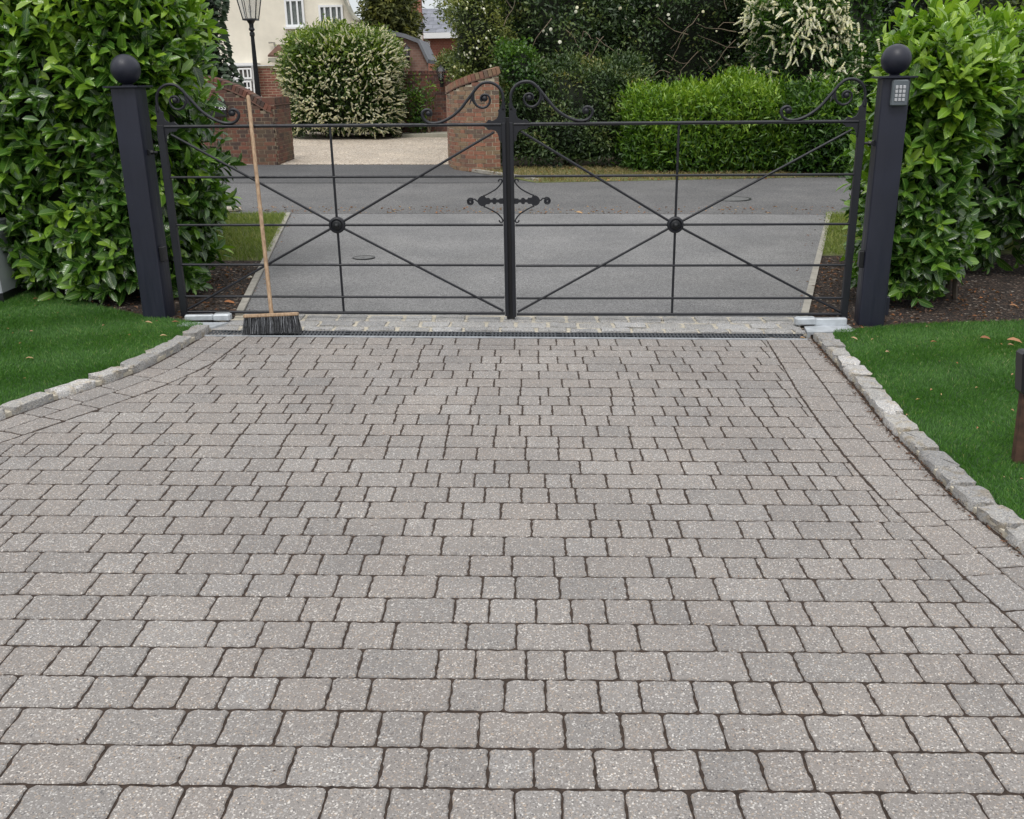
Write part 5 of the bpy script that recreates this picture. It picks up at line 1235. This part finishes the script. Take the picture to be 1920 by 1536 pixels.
    sp = [(1395, 548), (1420, 535), (1450, 505)]; 
    for i in range(0, 40): an = math.radians(140-i*21); rr_ = 68*(1-i/46); sp.append((1525+rr_*math.cos(an), 555-rr_*math.sin(an)))
    mb = MB(); mb.tube([cl(p, -.006) for p in cr_(sp, 2)], .0058, 6); mb.build('latch_curl', M_iron, t, local=True, smooth=True)
    return t
gate(GL0, GL1, 1.504, 1.480, .168, .126, 'left leaf of the black wrought iron gates, the broom leaning on it', 1.20, True)
gate(GR0, GR1, 1.460, 1.481, .088, .119, 'right leaf of the black wrought iron gates, next to the keypad post', 1.27, False)

# ------------------------------------------------------------------ gate motors
def motor(plate_px, arm, block, label, side):
    P = [gnd(x, y, .02) for x, y in plate_px]; c = sum(P)/len(P); t = thing('gate_motor', (c[0], c[1], gz(c[0], c[1])), label, 'gate opener', 'silver gate openers at the foot of the hinges')
    mb = MB(); mb.slab([(p[0], p[1]) for p in (ccw([p[:2] for p in P]))], lambda x, y: gz(x, y)-.03, lambda x, y: gz(x, y)+.02); mb.build('cover_plate', M_galv, t)
    (x0, y0), (x1, y1) = arm; Y = 7.02 if side < 0 else 6.93
    a, b_ = at(x0, y0, Y), at(x1, y1, Y); mb = MB(); mb.box(((a[0]+b_[0])/2, Y, (a[2]+b_[2])/2), (abs(b_[0]-a[0])/2, .025, abs(b_[2]-a[2])/2), 0, .006); mb.build('arm', M_galv, t)
    jx = a[0] if side < 0 else b_[0]; jx += .03*(1 if side < 0 else -1); zz_ = min(a[2], b_[2]); g1 = gz(jx, Y)+.03; mb = MB(); mb.tube([(jx, Y, g1), (jx, Y, zz_+.004)], .026, 12); mb.build('pivot', M_galv, t)
    (x0, y0), (x1, y1) = block; a, b_ = at(x0, y0, Y), at(x1, y1, Y); mb = MB(); mb.box(((a[0]+b_[0])/2, Y, (a[2]+b_[2])/2), (abs(b_[0]-a[0])/2, .036, abs(b_[2]-a[2])/2), 0, .010); mb.build('housing', M_galv, t)
motor([(330, 611), (343, 604), (428, 604.5), (396, 614)], ((347, 590.5), (401, 600)), ((400, 588), (434, 600.5)), 'silver gate opener arm and cover plate at the foot of the left leaf', -1)
motor([(1508, 612), (1514, 623), (1598, 621.5), (1604, 618), (1588, 608)], ((1526, 597), (1586, 609.5)), ((1491, 595), (1528, 608.5)), 'silver gate opener arm and cover plate at the foot of the right leaf', 1)

# ------------------------------------------------------------------ broom leaning on the gate
hc = gnd(512, 626); bx, by = hc[0], hc[1]; g0 = gz(bx, by)
t = thing('broom', (bx, by, g0), 'yard broom with wooden handle and dark bristles leaning on the left gate leaf', 'broom')
hz = g0+.135; top = np.array([-1.79, 7.085, 1.50]); top2 = at(465, 179, 7.17)
foot = np.array([bx, by+.012, hz+.012]); dirn = norm((top2-foot)[None])[0]
mb = MB(); mb.tube([foot, foot+(top2-foot)*.5, top2-dirn*.012, top2], [.0145, .0138, .0135, .009], 14); mb.build('handle', M_wood, t, auto=50)
hr = math.radians(4); mb = MB(); ca, sa = math.cos(hr), math.sin(hr); mb.box((0, 0, 0), (.192, .031, .013), 0, .006); Rt = Matrix.Translation((bx, by, hz)) @ Matrix.Rotation(math.radians(-1.6), 4, 'Y') @ Matrix.Rotation(math.radians(-14), 4, 'X')
me = rawmesh('head_block', mb.v, mb.f, M_wood); link('head_block', me, t, Rt)
V = []; T_ = []; tn = []
for ix in range(26):
    for iy in range(5):
        cx, cy = -.183+ix*.0146+R.gauss(0, .001), -.024+iy*.012
        for k in range(26):
            a0 = Vector((cx+R.gauss(0, .0028), cy+R.gauss(0, .0025), -.011)); sp_ = (cx/.19)*.010; e0 = Vector((cx+sp_+R.gauss(0, .0075), cy*1.3+R.gauss(0, .008), -.121-R.uniform(0, .012)))
            m0 = (a0+e0)/2+Vector((R.gauss(0, .003), R.gauss(0, .003), 0)); wv = Vector((math.cos(k), math.sin(k), 0))*.0013; bb = len(V)
            V += [Rt@p for p in (a0-wv, a0+wv, m0-wv, m0+wv, e0-wv*.7, e0+wv*.7)]; T_ += [(bb, bb+1, bb+3, bb+2), (bb+2, bb+3, bb+5, bb+4)]
mb = MB(); mb.add(V, T_); o = mb.build('bristles', M_bristle, t); o['kind'] = 'stuff'

# ------------------------------------------------------------------ odds and ends
# rusty bracket post at the right edge
p = gnd(1914, 862, .03); g0 = p[2]; t = thing('garden_stake', tuple(p), 'rusty dark iron stake with a thick black head in the right lawn', 'garden light')
xh = at(1938, 655, p[1]); Y_ = p[1]
mb = MB(); a = at(1900, 858, Y_); b_ = at(1926, 862, Y_); c_ = at(1938, 735, Y_); d_ = at(1915, 735, Y_); mb.prism([(a[0], a[2]-.02), (b_[0], b_[2]-.02), (c_[0], c_[2]), (d_[0], d_[2])], Y_-.018, Y_+.018); mb.build('stake', M_rust, t)
mb = MB(); a = at(1908, 735, Y_); b_ = at(1950, 735, Y_); c_ = at(1950, 655, Y_); d_ = at(1911, 662, Y_); mb.prism([(a[0], a[2]+.01), (a[0]+.02, a[2]-.01), (b_[0], b_[2]), (c_[0], c_[2]), (d_[0]+.012, d_[2]+.012), (d_[0], d_[2])], Y_-.03, Y_+.03); mb.build('head', M_plastic, t)
# pale board at the left edge behind the laurel
a = at(-55, 525, 7.6); t = thing('pale_cabinet', (a[0]+.08, 7.78, gz(a[0], 7.78)), 'pale grey cabinet edge showing at the far left beside the laurel', 'cabinet')
b_ = at(-2, 520, 7.6); z1 = at(0, 425, 7.6)[2]; g0 = gz(a[0], 7.7); mb = MB(); mb.box(((a[0]+b_[0])/2-.1, 7.78, (z1+g0)/2+.05), ((b_[0]-a[0])/2+.1, .18, (z1-g0)/2-.02), 0, .01); mb.build('body', M_board, t)
mb = MB(); mb.box(((a[0]+b_[0])/2-.1, 7.78, g0+.03), ((b_[0]-a[0])/2+.11, .19, .05)); mb.build('plinth', M_plastic, t)
# pale stone on the verge and small pebbles in the bed
def rock(px, py, s, label, name='stone', mat=M_stone, grp=None):
    p = gnd(px, py); mb = MB(); n, k = 8, 5; P = []
    for j in range(k+1):
        th = math.pi*j/k
        for i in range(n): ph = 2*math.pi*i/n; q = R.uniform(.85, 1.12); P.append((p[0]+s[0]*q*math.sin(th)*math.cos(ph), p[1]+s[1]*q*math.sin(th)*math.sin(ph), p[2]+s[2]*.6+s[2]*math.cos(th)))
    mb.add(P, [(j*n+i, j*n+(i+1) % n, (j+1)*n+(i+1) % n, (j+1)*n+i) for j in range(k) for i in range(n)]); o = mb.build(name, mat, None); return tag(o, label, 'stone', grp)
rock(433, 396, (.14, .08, .04), 'long pale stone on the grass verge beside the road')
rock(468, 522, (.028, .02, .016), 'small white pebble against the left path edging')
# dead leaves
LG = 'dry fallen leaves'
def dleaf(px, py, L, rot, label, tone, dz=.012, flip=.3):
    p = gnd(px, py, dz); A = np.array([[math.cos(rot), math.sin(rot), R.uniform(-.05, .15)]]); Nn = np.array([[R.uniform(-.4, .4), R.uniform(-.6, 0), 1.]])
    V, T, U, tv = leaf_geo(np.zeros((1, 3)), A, Nn, np.array([L]), np.array([L*.38]), np.array([tone]), np.array([flip]), 2, .35)
    o = link('fallen_leaf', rawmesh('fallen_leaf', V, T, M_dead, True, U, tv), None, Matrix.Translation(tuple(p))); return tag(o, label, 'leaf', LG)
for i, a in enumerate([
    (20, 543, .08, .2, 'orange dead leaf at the back of the left lawn, nearest the frame edge', .6, .03), (62, 561, .05, 1, 'small dead leaf on the left lawn below the laurel branch', .5, .03),
    (48, 672, .045, .4, 'curled tan leaf alone in the middle of the left lawn', .9, .05), (108, 587, .04, 2, 'brown leaf on the left lawn right of the small dead leaf', .5, .04),
    (272, 604, .05, .1, 'pale orange leaf on the left lawn in front of the left post', .9, .05), (322, 604, .06, .5, 'orange leaf at the foot of the left gate post', .5, .03),
    (300, 630, .05, .6, 'bleached leaf near the kerb in the left lawn', 1, .05), (1500, 633, .05, .2, 'tan leaf lying on the right end of the drain grating', .85, .01),
    (1838, 633, .075, -.1, 'orange dead leaf on the right lawn left of the pair', .5, .05), (1888, 637, .10, -.3, 'largest orange dead leaf on the right lawn near the frame edge', .7, .05), (1890, 646, .05, .1, 'tan leaf just below the largest one on the right lawn', .8, .05),
    (1745, 641, .05, .2, 'brown leaf on the right lawn behind the middle of the turf', .5, .05), (1660, 660, .05, .5, 'thin straw coloured leaf on the right lawn near the post', .95, .05), (1595, 633, .05, -.8, 'pale twig like leaf on the turf corner beside the right motor plate', .95, .05),
    (1405, 586, .05, .3, 'orange leaf on the soil beside the right path edging', .6, .02) if False else (1545, 574, .07, .3, 'orange leaf on the bark bed behind the right gate leaf', .6, .02),
    (420, 566, .09, .1, 'large curled orange leaf on the bark bed behind the left gate leaf', .6, .02), (428, 583, .10, -.4, 'brown crumpled leaf on the bark bed beside the left path edging', .3, .02),
    (1080, 398, .09, -.5, 'light brown leaf litter on the near edge of the road behind the right leaf', .9, .01), (1735, 613, .06, .2, 'yellowish leaf on the soil under the right laurel', .9, .02), (1893, 572, .07, -.2, 'orange leaf on the dark soil at the right edge', .7, .02),
    (1782, 289, .05, -1.2, 'brown withered leaf', .4, 0)][:-1]):
    dleaf(*a[:4], a[4], a[5], a[6])
# scattered litter too small to count
mb = MB(); Pl = []
def scatter(poly, n, smin, smax, dz, tone):
    poly = np.array(poly); lo, hi = poly.min(0), poly.max(0); P = rng.uniform(lo, hi, (n*3, 2)); P = P[inpoly(P, poly)][:n]; k = len(P); X = np.c_[P, GA*P[:, 0]+GB*P[:, 1]+dz]
    L = rng.uniform(smin, smax, k); return leaf_geo(X, np.c_[rng.normal(0, 1, (k, 2)), rng.uniform(0, .3, k)], np.c_[rng.normal(0, .3, (k, 2)), np.ones(k)], L, L*.4, rng.uniform(*tone, k), np.full(k, .2), 1, .3)
def litter(name, args, label):
    Vs, Ts, Us, Tn = [], [], [], []; off = 0
    for a in args: V, T, U, tv = scatter(*a); Vs.append(V); Ts.append(T+off); Us.append(U); Tn.append(tv); off += len(V)
    o = link(name, rawmesh(name, np.concatenate(Vs), np.concatenate(Ts), M_dead, False, np.concatenate(Us), np.concatenate(Tn))); tag(o, label, 'litter', kind='stuff')
RK = kpx(ptR, LR, -.045)+kpx(ptR, LR, .012)[::-1]; PV = [tuple(xy(u, v)) for u, v in ((-3, 1.), (2.6, 1.), (2.4, 6.4), (-2.6, 6.4))]
bedL = Lp((200, 545), (496, 492), (440, 590), (330, 602), (190, 575)); bedR = Lp((1537, 482), (1640, 480), (1920, 560), (1920, 604), (1600, 618), (1505, 594))
litter('leaf_litter', [(bedL, 420, .015, .05, .010, (0, .6)), (bedR, 700, .015, .05, .008, (0, .6)), (LpolyL, 70, .01, .03, .04, (.5, 1)), (LpolyR, 90, .01, .03, .04, (.5, 1)),
    (Lp((400, 388), (1560, 388), (1570, 401), (395, 401)), 500, .01, .05, .005, (.2, 1)), (Lp((1500, 585), (1550, 402), (1520, 402), (1475, 585)), 130, .01, .04, .0, (0, .8)), (Lp((455, 585), (545, 402), (560, 402), (475, 585)), 110, .01, .03, .0, (0, .8)),
    (RK, 1300, .006, .022, .005, (0, .42)), (PV, 260, .004, .012, .002, (0, .5)), (Lp((840, 316), (1000, 343), (1500, 338), (1500, 330), (900, 312)), 300, .02, .08, .02, (.3, 1))], 'brown leaf fragments scattered over the beds, verges and lawn edges')
